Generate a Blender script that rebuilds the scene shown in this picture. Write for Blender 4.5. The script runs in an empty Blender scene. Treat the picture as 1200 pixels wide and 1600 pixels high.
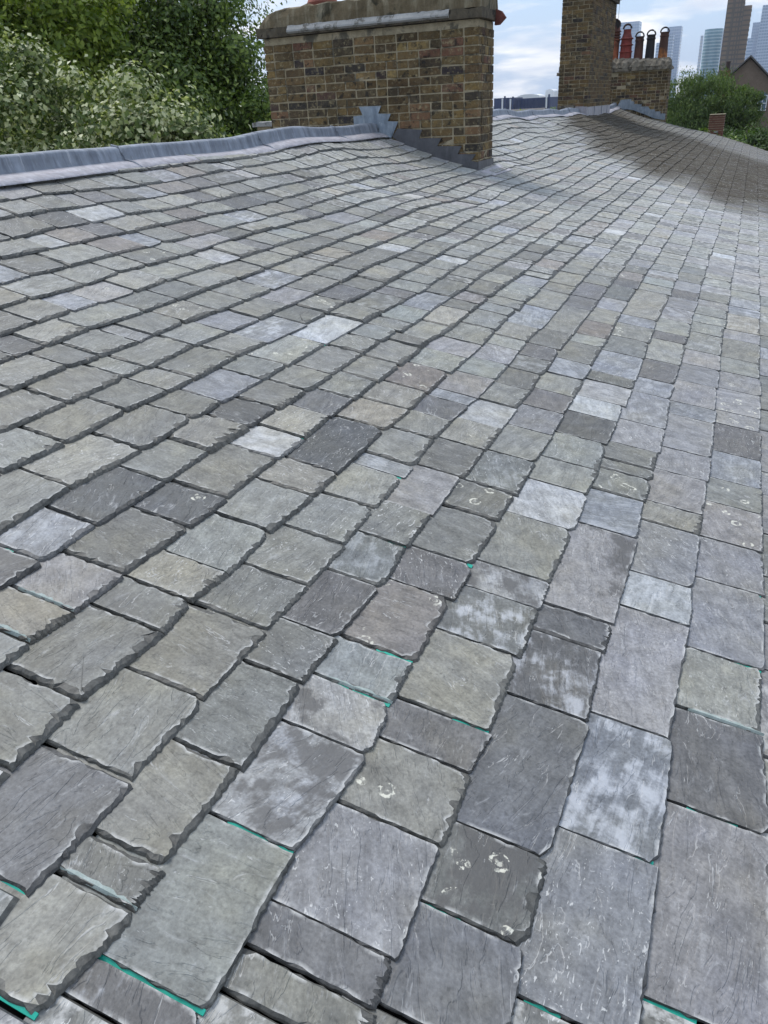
import bpy, math, random
import numpy as np
from mathutils import Matrix, Vector
R = random.Random(7)
NR = np.random.default_rng(11)
sc = bpy.context.scene
col = sc.collection
rad = math.radians

# ------------------------------------------------------------------ camera, sky, sun, exposure
# world: X runs down the near roof slope (level), Y along the ridge, Z up; the camera is at the origin,
# held about 1.2 m above the slates; the street is 9 m below it
cam_d = bpy.data.cameras.new('camera')
cam = bpy.data.objects.new('camera', cam_d)
col.objects.link(cam)
cam.matrix_world = Matrix(((0.91856965, -0.14240296, 0.3687156, 0),
                           (0.39225067, 0.44329699, -0.80599453, 0),
                           (-0.04867451, 0.88499106, 0.46305682, 0),
                           (0, 0, 0, 1)))
cam_d.sensor_fit = 'VERTICAL'
cam_d.sensor_height = 32
cam_d.lens = 24
cam_d.clip_start = 0.05
cam_d.clip_end = 12000
sc.camera = cam

SUN_EL, SUN_AZ = 56, -62            # degrees; azimuth measured from +Y towards +X
w = bpy.data.worlds.new('World')
sc.world = w
w.use_nodes = True
wn, wl = w.node_tree.nodes, w.node_tree.links
wn.clear()
w_out = wn.new('ShaderNodeOutputWorld')
w_bg = wn.new('ShaderNodeBackground')
w_bg.inputs['Strength'].default_value = 0.13
sky = wn.new('ShaderNodeTexSky')
sky.sky_type = 'NISHITA'
sky.sun_disc = False
sky.sun_elevation = rad(SUN_EL)
sky.sun_rotation = rad(SUN_AZ)
sky.air_density = 1.3
sky.dust_density = 2.0
# broken cloud cover, laid out on a plane high overhead so that it flattens towards the horizon
tc = wn.new('ShaderNodeTexCoord')
sep = wn.new('ShaderNodeSeparateXYZ')
wl.new(tc.outputs['Generated'], sep.inputs[0])
def wmath(op, a, b):
    m = wn.new('ShaderNodeMath'); m.operation = op
    for i, v in enumerate((a, b)):
        if isinstance(v, (int, float)): m.inputs[i].default_value = v
        else: wl.new(v, m.inputs[i])
    return m.outputs[0]
zz = wmath('ADD', wmath('MAXIMUM', sep.outputs[2], 0.0), 0.16)
cmb = wn.new('ShaderNodeCombineXYZ')
wl.new(wmath('DIVIDE', sep.outputs[0], zz), cmb.inputs[0])
wl.new(wmath('DIVIDE', sep.outputs[1], zz), cmb.inputs[1])
n1 = wn.new('ShaderNodeTexNoise')
n1.inputs['Scale'].default_value = 1.15
n1.inputs['Detail'].default_value = 9
n1.inputs['Roughness'].default_value = 0.56
n1.inputs['Distortion'].default_value = 0.25
wl.new(cmb.outputs[0], n1.inputs['Vector'])
cr = wn.new('ShaderNodeValToRGB')
cr.color_ramp.elements[0].position = 0.45
cr.color_ramp.elements[0].color = (0, 0, 0, 1)
cr.color_ramp.elements[1].position = 0.55
cr.color_ramp.elements[1].color = (1, 1, 1, 1)
wl.new(n1.outputs['Fac'], cr.inputs[0])
n2 = wn.new('ShaderNodeTexNoise')
n2.inputs['Scale'].default_value = 2.8
n2.inputs['Detail'].default_value = 7
wl.new(cmb.outputs[0], n2.inputs['Vector'])
cc = wn.new('ShaderNodeValToRGB')
cc.color_ramp.elements[0].position = 0.35
cc.color_ramp.elements[0].color = (4.2, 4.65, 5.5, 1)
cc.color_ramp.elements[1].position = 0.62
cc.color_ramp.elements[1].color = (6.6, 6.6, 6.7, 1)
wl.new(n2.outputs['Fac'], cc.inputs[0])
# thin high veil over the blue
veil = wn.new('ShaderNodeMixRGB')
veil.inputs[0].default_value = 0.75
veil.inputs[2].default_value = (2.7, 3.9, 5.9, 1)
wl.new(sky.outputs[0], veil.inputs[1])
mx = wn.new('ShaderNodeMixRGB')
wl.new(cr.outputs[0], mx.inputs[0])
wl.new(veil.outputs[0], mx.inputs[1])
wl.new(cc.outputs[0], mx.inputs[2])
wl.new(mx.outputs[0], w_bg.inputs['Color'])
wl.new(w_bg.outputs[0], w_out.inputs['Surface'])

sun_d = bpy.data.lights.new('sun', 'SUN')
sun = bpy.data.objects.new('sun', sun_d)
col.objects.link(sun)
sun_d.energy = 2.1
sun_d.angle = rad(20)
sun_d.color = (1.0, 0.965, 0.92)
sdir = Vector((math.sin(rad(SUN_AZ)) * math.cos(rad(SUN_EL)), math.cos(rad(SUN_AZ)) * math.cos(rad(SUN_EL)), math.sin(rad(SUN_EL))))
sun.rotation_euler = sdir.to_track_quat('Z', 'Y').to_euler()

sc.view_settings.view_transform = 'Standard'
sc.view_settings.look = 'None'
sc.view_settings.exposure = 0.5
sc.view_settings.gamma = 1
sc.view_settings.use_curve_mapping = False
sc.cycles.max_bounces = 6
sc.cycles.diffuse_bounces = 3
sc.cycles.glossy_bounces = 2

# ------------------------------------------------------------------ measured roof data
# PX, PZ: cross-section of the old sagging slope at course lines K0, K0+1, ... (metres)
# J: for each course, where its slates meet: (distance along the ridge, wander of the tail line in courses)
PX = [-3.4844, -3.3441, -3.2172, -3.059, -2.8951, -2.7338, -2.5767, -2.4227, -2.2697, -2.1151, -1.9576, -1.7976, -1.6361, -1.4736, -1.3103, -1.1466, -0.9827, -0.8182, -0.6525, -0.4845, -0.3132, -0.1379, 0.0389, 0.2064, 0.3771, 0.5477, 0.7184, 0.889]
PZ = [-0.1979, -0.2546, -0.3058, -0.3676, -0.4287, -0.485, -0.5363, -0.5837, -0.6287, -0.6719, -0.7138, -0.7546, -0.7946, -0.8338, -0.8721, -0.9095, -0.9462, -0.9823, -1.0179, -1.0533, -1.0888, -1.1245, -1.1598, -1.1927, -1.2243, -1.2559, -1.2875, -1.3192]
K0 = -18
J = {-16: [(2.926, 0.013), (3.154, -0.083), (3.379, 0.059), (3.602, 0.262), (3.824, 0.288), (4.038, 0.332), (4.28, 0.276)], -15: [(2.804, -0.029), (3.005, -0.086), (3.208, 0.022), (3.329, 0.001), (3.5, 0.107), (3.683, 0.22), (3.876, 0.228)], -14: [(2.586, 0.058), (2.877, -0.053), (3.098, -0.027), (3.358, -0.021), (3.545, 0.103), (3.738, 0.167)], -13: [(2.4, -0.181), (2.647, -0.092), (2.772, -0.073), (2.975, -0.12), (3.152, -0.071), (3.414, -0.072), (3.595, 0.026)], -12: [(2.192, -0.014), (2.36, -0.085), (2.574, -0.059), (2.855, -0.051), (3.081, 0.003), (3.218, -0.039), (3.42, 0.079)], -11: [(2.034, -0.019), (2.185, -0.001), (2.469, 0.009), (2.696, -0.048), (2.882, -0.02), (3.117, 0.003)], -10: [(1.856, 0.026), (2.034, 0.035), (2.221, 0.045), (2.366, 0.024), (2.58, 0.08)], -9: [(1.782, -0.013), (1.915, -0.0), (2.131, -0.089), (2.435, 0.042), (2.644, 0.061), (2.853, 0.04)], -8: [(1.605, 0.014), (1.84, 0.001), (1.987, 0.03), (2.181, 0.131), (2.269, 0.083), (2.468, 0.067), (2.684, 0.116), (2.879, 0.187), (3.119, 0.198)], -7: [(1.4, -0.037), (1.65, 0.024), (1.912, 0.066), (2.023, 0.01), (2.302, 0.029), (2.519, 0.09), (2.754, 0.118), (2.991, 0.13), (3.225, 0.183)], -6: [(1.255, -0.091), (1.469, 0.02), (1.729, -0.031), (1.926, 0.014), (2.067, 0.036), (2.338, -0.002), (2.539, 0.072), (2.85, 0.111), (3.046, 0.119), (3.238, 0.137), (3.508, 0.163)], -5: [(0.995, -0.007), (1.305, -0.048), (1.573, 0.041), (1.818, 0.038), (1.984, 0.027), (2.227, 0.086), (2.398, 0.097), (2.709, 0.111), (3.062, 0.156), (3.283, 0.124), (3.558, 0.22), (3.706, 0.227), (3.877, 0.225)], -4: [(0.824, -0.12), (1.037, -0.094), (1.218, -0.095), (1.476, -0.072), (1.683, -0.04), (1.892, -0.037), (2.066, 0.014), (2.265, 0.01), (2.448, 0.035), (2.733, 0.011), (2.916, 0.06), (3.092, 0.101), (3.241, 0.169), (3.477, 0.117), (3.786, 0.13), (4.097, 0.18)], -3: [(0.651, -0.085), (0.831, -0.103), (0.946, -0.076), (1.103, -0.075), (1.344, -0.022), (1.507, -0.019), (1.779, -0.026), (1.95, -0.012), (2.139, -0.038), (2.321, -0.039), (2.528, -0.029), (2.743, -0.023), (2.988, -0.002), (3.099, -0.077), (3.355, 0.057), (3.642, 0.054), (3.803, 0.036), (3.994, 0.027), (4.275, 0.047)], -2: [(0.462, 0.077), (0.597, 0.023), (0.768, -0.02), (0.997, 0.032), (1.109, -0.016), (1.24, 0.037), (1.447, 0.024), (1.659, 0.065), (1.823, 0.047), (2.181, 0.048), (2.377, 0.093), (2.577, 0.069), (2.829, 0.086), (3.042, 0.113), (3.244, 0.12), (3.493, 0.083), (3.761, 0.044), (3.919, 0.074), (4.073, 0.045), (4.209, 0.097), (4.451, 0.062)], -1: [(0.33, 0.085), (0.447, 0.083), (0.676, 0.106), (0.888, 0.094), (1.12, 0.093), (1.307, 0.094), (1.508, 0.097), (1.714, 0.053), (1.928, 0.032), (2.016, 0.064), (2.229, 0.023), (2.405, 0.018), (2.581, 0.021), (2.672, 0.088), (2.891, 0.074), (3.099, 0.102), (3.316, 0.053), (3.465, 0.043), (3.707, 0.084), (4.083, 0.096), (4.475, 0.039), (4.677, 0.005)], 0: [(0.331, -0.144), (0.499, -0.03), (0.574, -0.08), (0.787, -0.04), (1.026, -0.091), (1.183, -0.079), (1.398, -0.052), (1.597, -0.099), (1.782, -0.11), (2.044, -0.041), (2.268, -0.035), (2.47, -0.03), (2.686, -0.018), (2.893, 0.005), (3.097, -0.046), (3.295, -0.029), (3.478, -0.037), (3.755, -0.006), (4.264, 0.004), (4.527, -0.008), (4.876, -0.008)], 1: [(0.373, -0.015), (0.431, -0.055), (0.693, -0.109), (0.929, 0.006), (1.069, -0.052), (1.202, -0.08), (1.455, -0.064), (1.621, -0.056), (1.869, -0.074), (2.049, -0.064), (2.298, -0.078), (2.542, -0.066), (2.766, -0.081), (2.961, -0.075), (3.184, -0.09), (3.396, -0.101), (3.68, -0.088), (3.83, -0.085), (4.101, -0.122), (4.393, -0.152), (4.659, -0.159), (5.015, -0.141)], 2: [(0.47, 0.104), (0.537, 0.088), (0.614, 0.086), (0.819, 0.076), (0.988, 0.038), (1.101, 0.082), (1.345, 0.056), (1.54, 0.061), (1.666, 0.046), (1.954, 0.065), (2.195, 0.038), (2.376, 0.058), (2.609, 0.03), (2.842, 0.028), (3.024, 0.022), (3.242, 0.076), (3.362, 0.051), (3.692, 0.033), (3.956, -0.0), (4.226, -0.042), (4.403, -0.053), (5.073, -0.008)], 3: [(0.552, 0.022), (0.718, 0.007), (0.885, 0.019), (1.235, 0.023), (1.467, -0.029), (1.588, 0.025), (2.025, 0.017), (2.261, -0.017), (2.43, 0.012), (2.513, -0.003), (2.668, 0.017), (2.906, -0.011), (3.247, -0.077), (3.448, -0.056), (3.729, -0.042), (4.093, -0.061), (4.247, -0.034), (4.529, -0.048), (4.808, -0.092)], 4: [(0.653, -0.036), (0.965, -0.043), (1.275, -0.059), (1.687, -0.03), (1.86, -0.033), (2.162, -0.031), (2.297, -0.032), (2.551, -0.04), (2.76, -0.014), (3.109, -0.037), (3.264, -0.059), (3.552, -0.097), (3.816, -0.062), (4.055, -0.111), (4.408, -0.112), (4.632, -0.08)], 5: [(0.741, 0.0), (1.123, 0.0), (1.389, 0.0), (1.613, 0.0), (1.939, 0.0), (2.176, 0.0), (2.424, 0.0), (2.615, 0.0), (2.861, 0.0), (3.148, 0.0), (3.298, 0.0), (3.592, 0.0), (3.844, 0.0), (4.085, 0.0), (4.452, 0.0), (4.646, 0.0), (5.025, 0.0)]}
CO = [(-1, 0.57, 'q', ''), (0, 0.43, 'w', ''), (0, 0.52, 'k', 'T'), (0, 0.42, 'o', ''), (1, 0.54, 'e', ''), (1, 0.4, 'q', 'W'), (2, 0.49, 'k', ''), (2, 0.59, 'q', ''), (2, 0.72, 'p', ''), (3, 0.65, 'q', ''), (3, 0.81, 'k', 'LC'), (4, 0.8, 'p', ''), (5, 0.95, 'p', ''), (5, 0.73, 'k', ''), (3, 1.05, 'q', ''), (4, 1.1, 'b', 'W'), (5, 1.27, 'q', ''), (5, 1.49, 'o', 'T'), (5, 1.74, 'p', ''), (2, 0.92, 'o', 'L'), (2, 1.07, 'q', ''), (2, 1.22, 'g', 'k'), (3, 1.35, 'q', 'W'), (4, 1.46, 'p', ''), (1, 0.78, 'w', 'C'), (1, 1.0, 'w', 'C'), (0, 0.65, 'g', ''), (-1, 0.77, 'g', ''), (-2, 0.89, 'k', ''), (-2, 0.71, 'g', ''), (0, 0.91, 'g', ''), (-1, 1.01, 'g', ''), (0, 1.1, 'k', ''), (1, 1.14, 'e', 'T'), (1, 1.33, 'r', 'L'), (2, 1.46, 'k', 'W'), (2, 1.6, 'w', 'C'), (3, 1.54, 'q', ''), (3, 1.79, 'p', 'C'), (4, 1.78, 'w', ''), (4, 2.02, 'd', ''), (5, 2.1, 'p', ''), (-3, 0.91, 't', 'T'), (-3, 1.04, 'p', 'T'), (-2, 1.12, 'o', ''), (-3, 1.24, 'k', ''), (-4, 1.11, 'b', ''), (-4, 1.03, 'q', ''), (-1, 1.24, 'k', ''), (0, 1.29, 'q', ''), (0, 1.52, 'g', ''), (1, 1.58, 'q', ''), (-1, 1.42, 'g', ''), (-2, 1.37, 'e', ''), (-2, 1.55, 'g', ''), (-1, 1.6, 'g', ''), (0, 1.55, 'g', ''), (0, 1.7, 'g', ''), (1, 1.76, 'k', ''), (2, 1.82, 'g', ''), (2, 2.11, 'g', ''), (3, 2.12, 'b', ''), (3, 2.35, 'o', 'L'), (4, 2.42, 'p', ''), (4, 2.16, 'p', ''), (5, 2.27, 'p', 'L'), (5, 2.53, 'g', 'L'), (5, 2.8, 'b', ''), (1, 1.97, 'k', 'L'), (1, 2.15, 'k', ''), (2, 2.11, 'w', 'k'), (-2, 2.04, 'd', ''), (-3, 1.87, 'w', ''), (-4, 2.0, 'd', ''), (-1, 1.98, 'b', ''), (-3, 2.07, 't', ''), (-6, 2.69, 'b', 'W'), (-5, 2.9, 'w', 'e'), (-8, 2.23, 'b', ''), (-10, 2.3, 'b', ''), (-8, 3.3, 'b', 'W'), (-10, 3.36, 'w', ''), (-12, 4.0, 'b', 'W'), (-12, 2.32, 'b', ''), (-11, 2.32, 'e', ''), (-11, 2.67, 'e', ''), (-6, 1.54, 'o', ''), (-5, 1.44, 'o', ''), (-8, 1.71, 'g', ''), (-7, 1.52, 'o', ''), (-7, 1.8, 'g', ''), (-6, 1.87, 'k', ''), (-8, 1.85, 'k', ''), (-9, 2.06, 'o', ''), (-7, 2.2, 'o', ''), (-6, 1.41, 'g', ''), (-5, 1.6, 'k', ''), (-5, 2.11, 'p', ''), (-4, 2.32, 'g', ''), (-4, 2.65, 'g', ''), (2, 2.89, 'w', ''), (2, 3.09, 'w', ''), (2, 3.37, 'b', ''), (3, 3.09, 'b', ''), (3, 3.42, 'b', ''), (1, 3.25, 'b', ''), (-1, 3.95, 'b', ''), (0, 2.39, 'g', 'L'), (-2, 2.74, 'r', 'L'), (-1, 2.8, 'p', 'L'), (0, 3.18, 'k', ''), (5, 5.22, 'b', 'W'), (5, 3.82, 'p', 'L'), (4, 2.86, 'p', 'L'), (0, 2.59, 'w', ''), (-3, 3.54, 'p', ''), (-3, 3.38, 't', ''), (-3, 3.03, 'k', ''), (-1, 2.5, 'q', ''), (-8, 6.63, 'b', ''), (-7, 6.7, 'b', ''), (-5, 6.76, 'b', ''), (-7, 4.33, 'w', ''), (-5, 6.84, 't', ''), (-13, 2.76, 'e', ''), (-14, 3.22, 'w', 'e'), (-13, 2.89, 'r', ''), (-12, 3.0, 'r', ''), (-12, 3.15, 'b', ''), (-13, 2.7, 'w', ''), (-15, 3.1, 'k', ''), (-13, 3.65, 'r', ''), (-15, 3.2, 'k', ''), (-15, 3.85, 'b', '')]
TEAL = [(-2.18, 1.262), (0.46, 0.697), (0.69, 0.69), (0.19, 1.089), (0.78, 1.089), (0.83, 1.209), (1.83, 1.102), (-1.17, 0.442), (0.14, 0.429), (0.42, 0.421), (0.84, 0.427), (0.04, 0.351), (0.99, 0.534), (2.16, 0.721), (3.17, 0.64), (3.87, 0.965), (4.08, 0.739), (4.9, 1.614), (4.88, 1.94), (-1.07, 1.929), (-3.14, 1.956), (-2.05, 1.665), (-0.19, 1.604), (0.83, 1.645), (1.89, 1.67), (4.43, 1.122), (-7.11, 2.027), (-9.13, 2.422), (-5.05, 2.707), (-6.02, 5.021), (-12.18, 4.151), (-8.84, 3.91), (-4.69, 1.052), (3.83, 1.358)]
# ------------------------------------------------------------------ helpers
def link(o, parent=None):
    col.objects.link(o)
    if parent: o.parent = parent
    return o
def empty(name, loc, label, cat, group=None):
    o = bpy.data.objects.new(name, None)
    o.location = loc
    o.empty_display_size = .2
    o['label'] = label; o['category'] = cat
    if group: o['group'] = group
    return link(o)
def tag(o, label, cat, group=None):
    o['label'] = label; o['category'] = cat
    if group: o['group'] = group
    return o
def mesh(name, V, F, m, parent=None, attrs=None, smooth=False, loc=None, kind=None):
    """one object; V world coordinates, origin put at loc (or the parent's), attrs: name -> (type, values per vertex)"""
    V = np.asarray(V, dtype=float)
    org = np.array(loc if loc is not None else (0, 0, 0), float)
    if parent is not None and loc is None: org = np.array(parent.location)
    me = bpy.data.meshes.new(name)
    if isinstance(F, np.ndarray):
        n = F.shape[1]
        me.vertices.add(len(V)); me.vertices.foreach_set('co', (V - org).astype(np.float32).ravel())
        me.loops.add(F.size); me.loops.foreach_set('vertex_index', F.astype(np.int32).ravel())
        me.polygons.add(len(F)); me.polygons.foreach_set('loop_start', np.arange(0, F.size, n, dtype=np.int32))
        me.update(calc_edges=True)
    else:
        me.from_pydata([tuple(v) for v in (V - org)], [], F)
    if attrs:
        for k, (t, vals) in attrs.items():
            a = me.attributes.new(k, t, 'POINT')
            vals = np.asarray(vals, np.float32)
            a.data.foreach_set('color' if t == 'FLOAT_COLOR' else 'vector' if t == 'FLOAT_VECTOR' else 'value', vals.ravel())
    if smooth:
        me.polygons.foreach_set('use_smooth', [True] * len(me.polygons))
    me.materials.append(m)
    o = bpy.data.objects.new(name, me)
    link(o, parent)
    o.location = org - (np.array(parent.location) if parent is not None else 0)
    if kind: o['kind'] = kind
    return o
class MB:
    def __init__(s): s.V = []; s.F = []
    def add(s, V, F):
        n = len(s.V); s.V += [tuple(v) for v in V]; s.F += [tuple(i + n for i in f) for f in F]
    def box(s, x0, x1, y0, y1, z0, z1):
        s.add([(x0,y0,z0),(x1,y0,z0),(x1,y1,z0),(x0,y1,z0),(x0,y0,z1),(x1,y0,z1),(x1,y1,z1),(x0,y1,z1)],
              [(0,3,2,1),(4,5,6,7),(0,1,5,4),(1,2,6,5),(2,3,7,6),(3,0,4,7)])
        return s
    def lathe(s, c, prof, n=20):
        V = [(c[0] + r*math.cos(2*math.pi*i/n), c[1] + r*math.sin(2*math.pi*i/n), c[2] + z) for r, z in prof for i in range(n)]
        F = [(j*n+i, j*n+(i+1) % n, (j+1)*n+(i+1) % n, (j+1)*n+i) for j in range(len(prof)-1) for i in range(n)]
        s.add(V, F); return s
    def tube(s, pts, r, n=8, r2=None):
        pts = [Vector(p) for p in pts]; V = []
        for i, p in enumerate(pts):
            d = (pts[min(i+1, len(pts)-1)] - pts[max(i-1, 0)]).normalized()
            a = d.orthogonal().normalized(); b = d.cross(a)
            rr = r if r2 is None else r + (r2 - r)*i/(len(pts)-1)
            V += [tuple(p + a*rr*math.cos(2*math.pi*k/n) + b*rr*math.sin(2*math.pi*k/n)) for k in range(n)]
        F = [(j*n+i, j*n+(i+1) % n, (j+1)*n+(i+1) % n, (j+1)*n+i) for j in range(len(pts)-1) for i in range(n)]
        F += [tuple(range(n))[::-1], tuple(range((len(pts)-1)*n, len(pts)*n))]
        s.add(V, F); return s
    def prism(s, poly, y0, y1):
        """outline in (X, Z) given real thickness from y0 to y1"""
        n = len(poly)
        s.add([(x, y0, z) for x, z in poly] + [(x, y1, z) for x, z in poly],
              [tuple(range(n)), tuple(range(2*n-1, n-1, -1))] + [(i, i+n, (i+1) % n + n, (i+1) % n) for i in range(n)])
        return s
    def build(s, name, m, parent=None, smooth=False, kind=None, loc=None):
        return mesh(name, s.V, s.F, m, parent, smooth=smooth, kind=kind, loc=loc)

# ------------------------------------------------------------------ materials
class NT:
    """small node-tree writer"""
    def __init__(s, name, rough=.7, spec=.4):
        s.m = bpy.data.materials.new(name); s.m.use_nodes = True
        s.n, s.l = s.m.node_tree.nodes, s.m.node_tree.links
        s.b = s.n['Principled BSDF']
        s.b.inputs['Roughness'].default_value = rough
        s.b.inputs['Specular IOR Level'].default_value = spec
    def set(s, sock, v):
        if isinstance(v, (int, float)): sock.default_value = v
        elif isinstance(v, tuple):
            sock.default_value = v if len(v) == len(sock.default_value) else v + (1,)
        else: s.l.new(v, sock)
    def attr(s, name, out='Color'):
        a = s.n.new('ShaderNodeAttribute'); a.attribute_name = name; return a.outputs[out]
    def math(s, op, a, b=0.0, c=None, clamp=False):
        m = s.n.new('ShaderNodeMath'); m.operation = op; m.use_clamp = clamp
        s.set(m.inputs[0], a); s.set(m.inputs[1], b)
        if c is not None: s.set(m.inputs[2], c)
        return m.outputs[0]
    def sep(s, v):
        m = s.n.new('ShaderNodeSeparateXYZ'); s.l.new(v, m.inputs[0]); return m.outputs
    def noise(s, vec, scale, detail=4, rough=.55, dist=0, out='Fac'):
        n = s.n.new('ShaderNodeTexNoise'); s.set(n.inputs['Vector'], vec)
        n.inputs['Scale'].default_value = scale; n.inputs['Detail'].default_value = detail
        n.inputs['Roughness'].default_value = rough; n.inputs['Distortion'].default_value = dist
        return n.outputs[out]
    def vor(s, vec, scale, out='Distance', feature='F1', rnd=1):
        n = s.n.new('ShaderNodeTexVoronoi'); n.feature = feature; s.set(n.inputs['Vector'], vec)
        n.inputs['Scale'].default_value = scale; n.inputs['Randomness'].default_value = rnd
        return n.outputs[out]
    def map(s, vec, scale=(1,1,1), rot=(0,0,0), loc=(0,0,0)):
        n = s.n.new('ShaderNodeMapping'); s.set(n.inputs['Vector'], vec)
        n.inputs['Scale'].default_value = scale; n.inputs['Rotation'].default_value = rot; n.inputs['Location'].default_value = loc
        return n.outputs[0]
    def ramp(s, v, *st, ease=False):
        n = s.n.new('ShaderNodeValToRGB'); s.set(n.inputs[0], v); e = n.color_ramp.elements
        if ease: n.color_ramp.interpolation = 'EASE'
        while len(e) < len(st): e.new(.5)
        for i, (p, c) in enumerate(st):
            e[i].position = p; e[i].color = (c, c, c, 1) if isinstance(c, (int, float)) else c + (1,)
        return n.outputs[0]
    def step(s, v, a, b):
        n = s.n.new('ShaderNodeMapRange'); n.interpolation_type = 'SMOOTHSTEP'; s.set(n.inputs[0], v)
        n.inputs[1].default_value = a; n.inputs[2].default_value = b
        return n.outputs[0]
    def mix(s, f, a, b, mode='MIX'):
        n = s.n.new('ShaderNodeMixRGB'); n.blend_type = mode
        s.set(n.inputs[0], f); s.set(n.inputs[1], a); s.set(n.inputs[2], b)
        return n.outputs[0]
    def bump(s, h, strength, dist, prev=None):
        n = s.n.new('ShaderNodeBump'); n.inputs['Strength'].default_value = strength; n.inputs['Distance'].default_value = dist
        s.set(n.inputs['Height'], h)
        if prev is not None: s.l.new(prev, n.inputs['Normal'])
        return n.outputs[0]
    def coords(s, kind='Object'):
        return s.n.new('ShaderNodeTexCoord').outputs[kind]
    def rnd(s): return s.n.new('ShaderNodeObjectInfo').outputs['Random']
    def done(s, color=None, normal=None, rough=None):
        if color is not None: s.set(s.b.inputs['Base Color'], color)
        if normal is not None: s.l.new(normal, s.b.inputs['Normal'])
        if rough is not None: s.set(s.b.inputs['Roughness'], rough)
        return s.m

def slate_material():
    t = NT('slate', .62, .45)
    tint = t.attr('tint'); tcv = t.attr('tc', 'Vector'); fx = t.sep(t.attr('fx', 'Vector')); eg = t.sep(t.attr('eg', 'Vector'))
    lich, patch, cloud = fx[0], fx[1], fx[2]
    edge, rim, dark_end = eg[0], eg[1], eg[2]
    grain = t.noise(tcv, 150, 3, .6)
    mid = t.noise(tcv, 22, 6, .62, .3)
    big = t.noise(tcv, 6, 5, .6, .6)
    strk = t.noise(t.map(tcv, (5, 34, 7)), 1.6, 6, .62, .5)
    c = t.mix(1.0, tint, t.ramp(mid, (.25, .62), (.75, 1.42)), 'MULTIPLY')
    c = t.mix(1.0, c, t.ramp(grain, (.2, .66), (.8, 1.34)), 'MULTIPLY')
    c = t.mix(.8, c, t.ramp(strk, (.3, .80), (.7, 1.22)), 'MULTIPLY')
    hue = t.noise(t.map(tcv, loc=(9, 4, 2)), 4.2, 4, .6)
    c = t.mix(t.step(hue, .48, .68), c, t.mix(1.0, c, (1.05, 1.02, .93), 'MULTIPLY'))
    c = t.mix(t.step(hue, .50, .30), c, t.mix(1.0, c, (.96, .98, 1.05), 'MULTIPLY'))
    # fine pale bloom and scratches along the grain
    bloom = t.math('MULTIPLY', t.step(t.noise(t.map(tcv, (9, 26, 9), loc=(3, 1, 7)), 1.5, 8, .7, .8), .56, .74), .34)
    c = t.mix(bloom, c, (.50, .51, .52))
    sv = t.step(t.noise(t.map(tcv, (.33, .33, .33)), 1.0, 1), .40, .66)
    fleck = t.math('MULTIPLY', t.step(t.noise(t.map(tcv, (30, 95, 40)), 1.5, 2, .5, 1.5), .655, .71), t.math('MULTIPLY', sv, .75))
    c = t.mix(fleck, c, (.58, .58, .56))
    fl2 = t.math('MULTIPLY', t.step(t.noise(t.map(tcv, (95, 34, 40), rot=(0, 0, .5), loc=(7, 7, 0)), 1.2, 3, .6, 1.8), .67, .72), t.math('MULTIPLY', sv, .5))
    c = t.mix(fl2, c, (.56, .56, .55))
    speck = t.math('MULTIPLY', t.math('LESS_THAN', t.math('ADD', t.vor(tcv, 62), t.math('MULTIPLY', t.noise(tcv, 160, 2), .25)), .19), t.step(t.noise(tcv, 13, 2), .5, .56))
    c = t.mix(t.math('MULTIPLY', speck, t.math('MULTIPLY', sv, .55)), c, (.66, .66, .63))
    dots = t.math('MULTIPLY', t.step(t.noise(tcv, 85, 2, .5), .62, .72), .45)
    c = t.mix(dots, c, t.mix(1.0, c, (.45, .45, .44), 'MULTIPLY'))
    # lime bloom patches
    pm = t.math('MULTIPLY', t.step(t.math('ADD', t.math('MULTIPLY', t.math('ADD', big, strk), .5), t.math('MULTIPLY', t.math('SUBTRACT', mid, .5), .8)), .46, .68), patch)
    c = t.mix(t.math('MULTIPLY', pm, .5), c, (.53, .55, .585))
    # dark weathered areas on some slates
    cm = t.math('MULTIPLY', t.step(t.math('ADD', t.noise(t.map(tcv, loc=(5, 5, 1)), 4.5, 6, .66, .3), t.math('MULTIPLY', t.math('SUBTRACT', mid, .5), .3)), .47, .57), cloud)
    c = t.mix(t.math('MULTIPLY', cm, .85), c, (.075, .073, .070))
    # crustose lichen: pale rings and blots
    vd = t.vor(t.map(tcv, loc=(2, 8, 3)), 15, 'Distance')
    vd = t.math('ADD', vd, t.math('MULTIPLY', t.math('SUBTRACT', t.noise(tcv, 28, 4, .65), .5), .26))
    ring = t.math('MULTIPLY', t.step(vd, .17, .20), t.step(vd, .29, .26))
    blot = t.step(vd, .12, .10)
    keep = t.step(t.vor(t.map(tcv, loc=(2, 8, 3)), 13, 'Color'), .36, .40)
    brk = t.step(t.noise(tcv, 55, 4, .7), .46, .56)
    lm = t.math('MULTIPLY', t.math('MULTIPLY', t.math('MAXIMUM', ring, t.math('MULTIPLY', blot, .7)), t.math('MULTIPLY', keep, brk)), lich)
    c = t.mix(t.math('MULTIPLY', lm, .85), c, (.60, .59, .50))
    # dressed edges: darker stone plus painted butt shade, bruised white arris plus painted highlight
    ec = t.mix(1.0, t.mix(.35, tint, (.15, .145, .13)), t.ramp(t.noise(tcv, 60, 5, .65), (.3, .28), (.72, .88)), 'MULTIPLY')
    c = t.mix(edge, c, ec)
    rm = t.math('MULTIPLY', t.math('MULTIPLY', rim, t.step(t.noise(t.map(tcv, loc=(1, 6, 6)), 30, 4, .6), .44, .62)), .62)
    c = t.mix(rm, c, (.56, .56, .54))
    # far end of the roof: slates turned dark brown, with a few paler flecks
    sn = t.math('MULTIPLY', dark_end, t.ramp(t.noise(tcv, 9, 5, .6), (.25, .72), (.6, 1.0)))
    pale_fleck = t.step(t.noise(t.map(tcv, (3, 16, 3), loc=(4, 4, 4)), 3.2, 3, .6), .61, .66)
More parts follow.
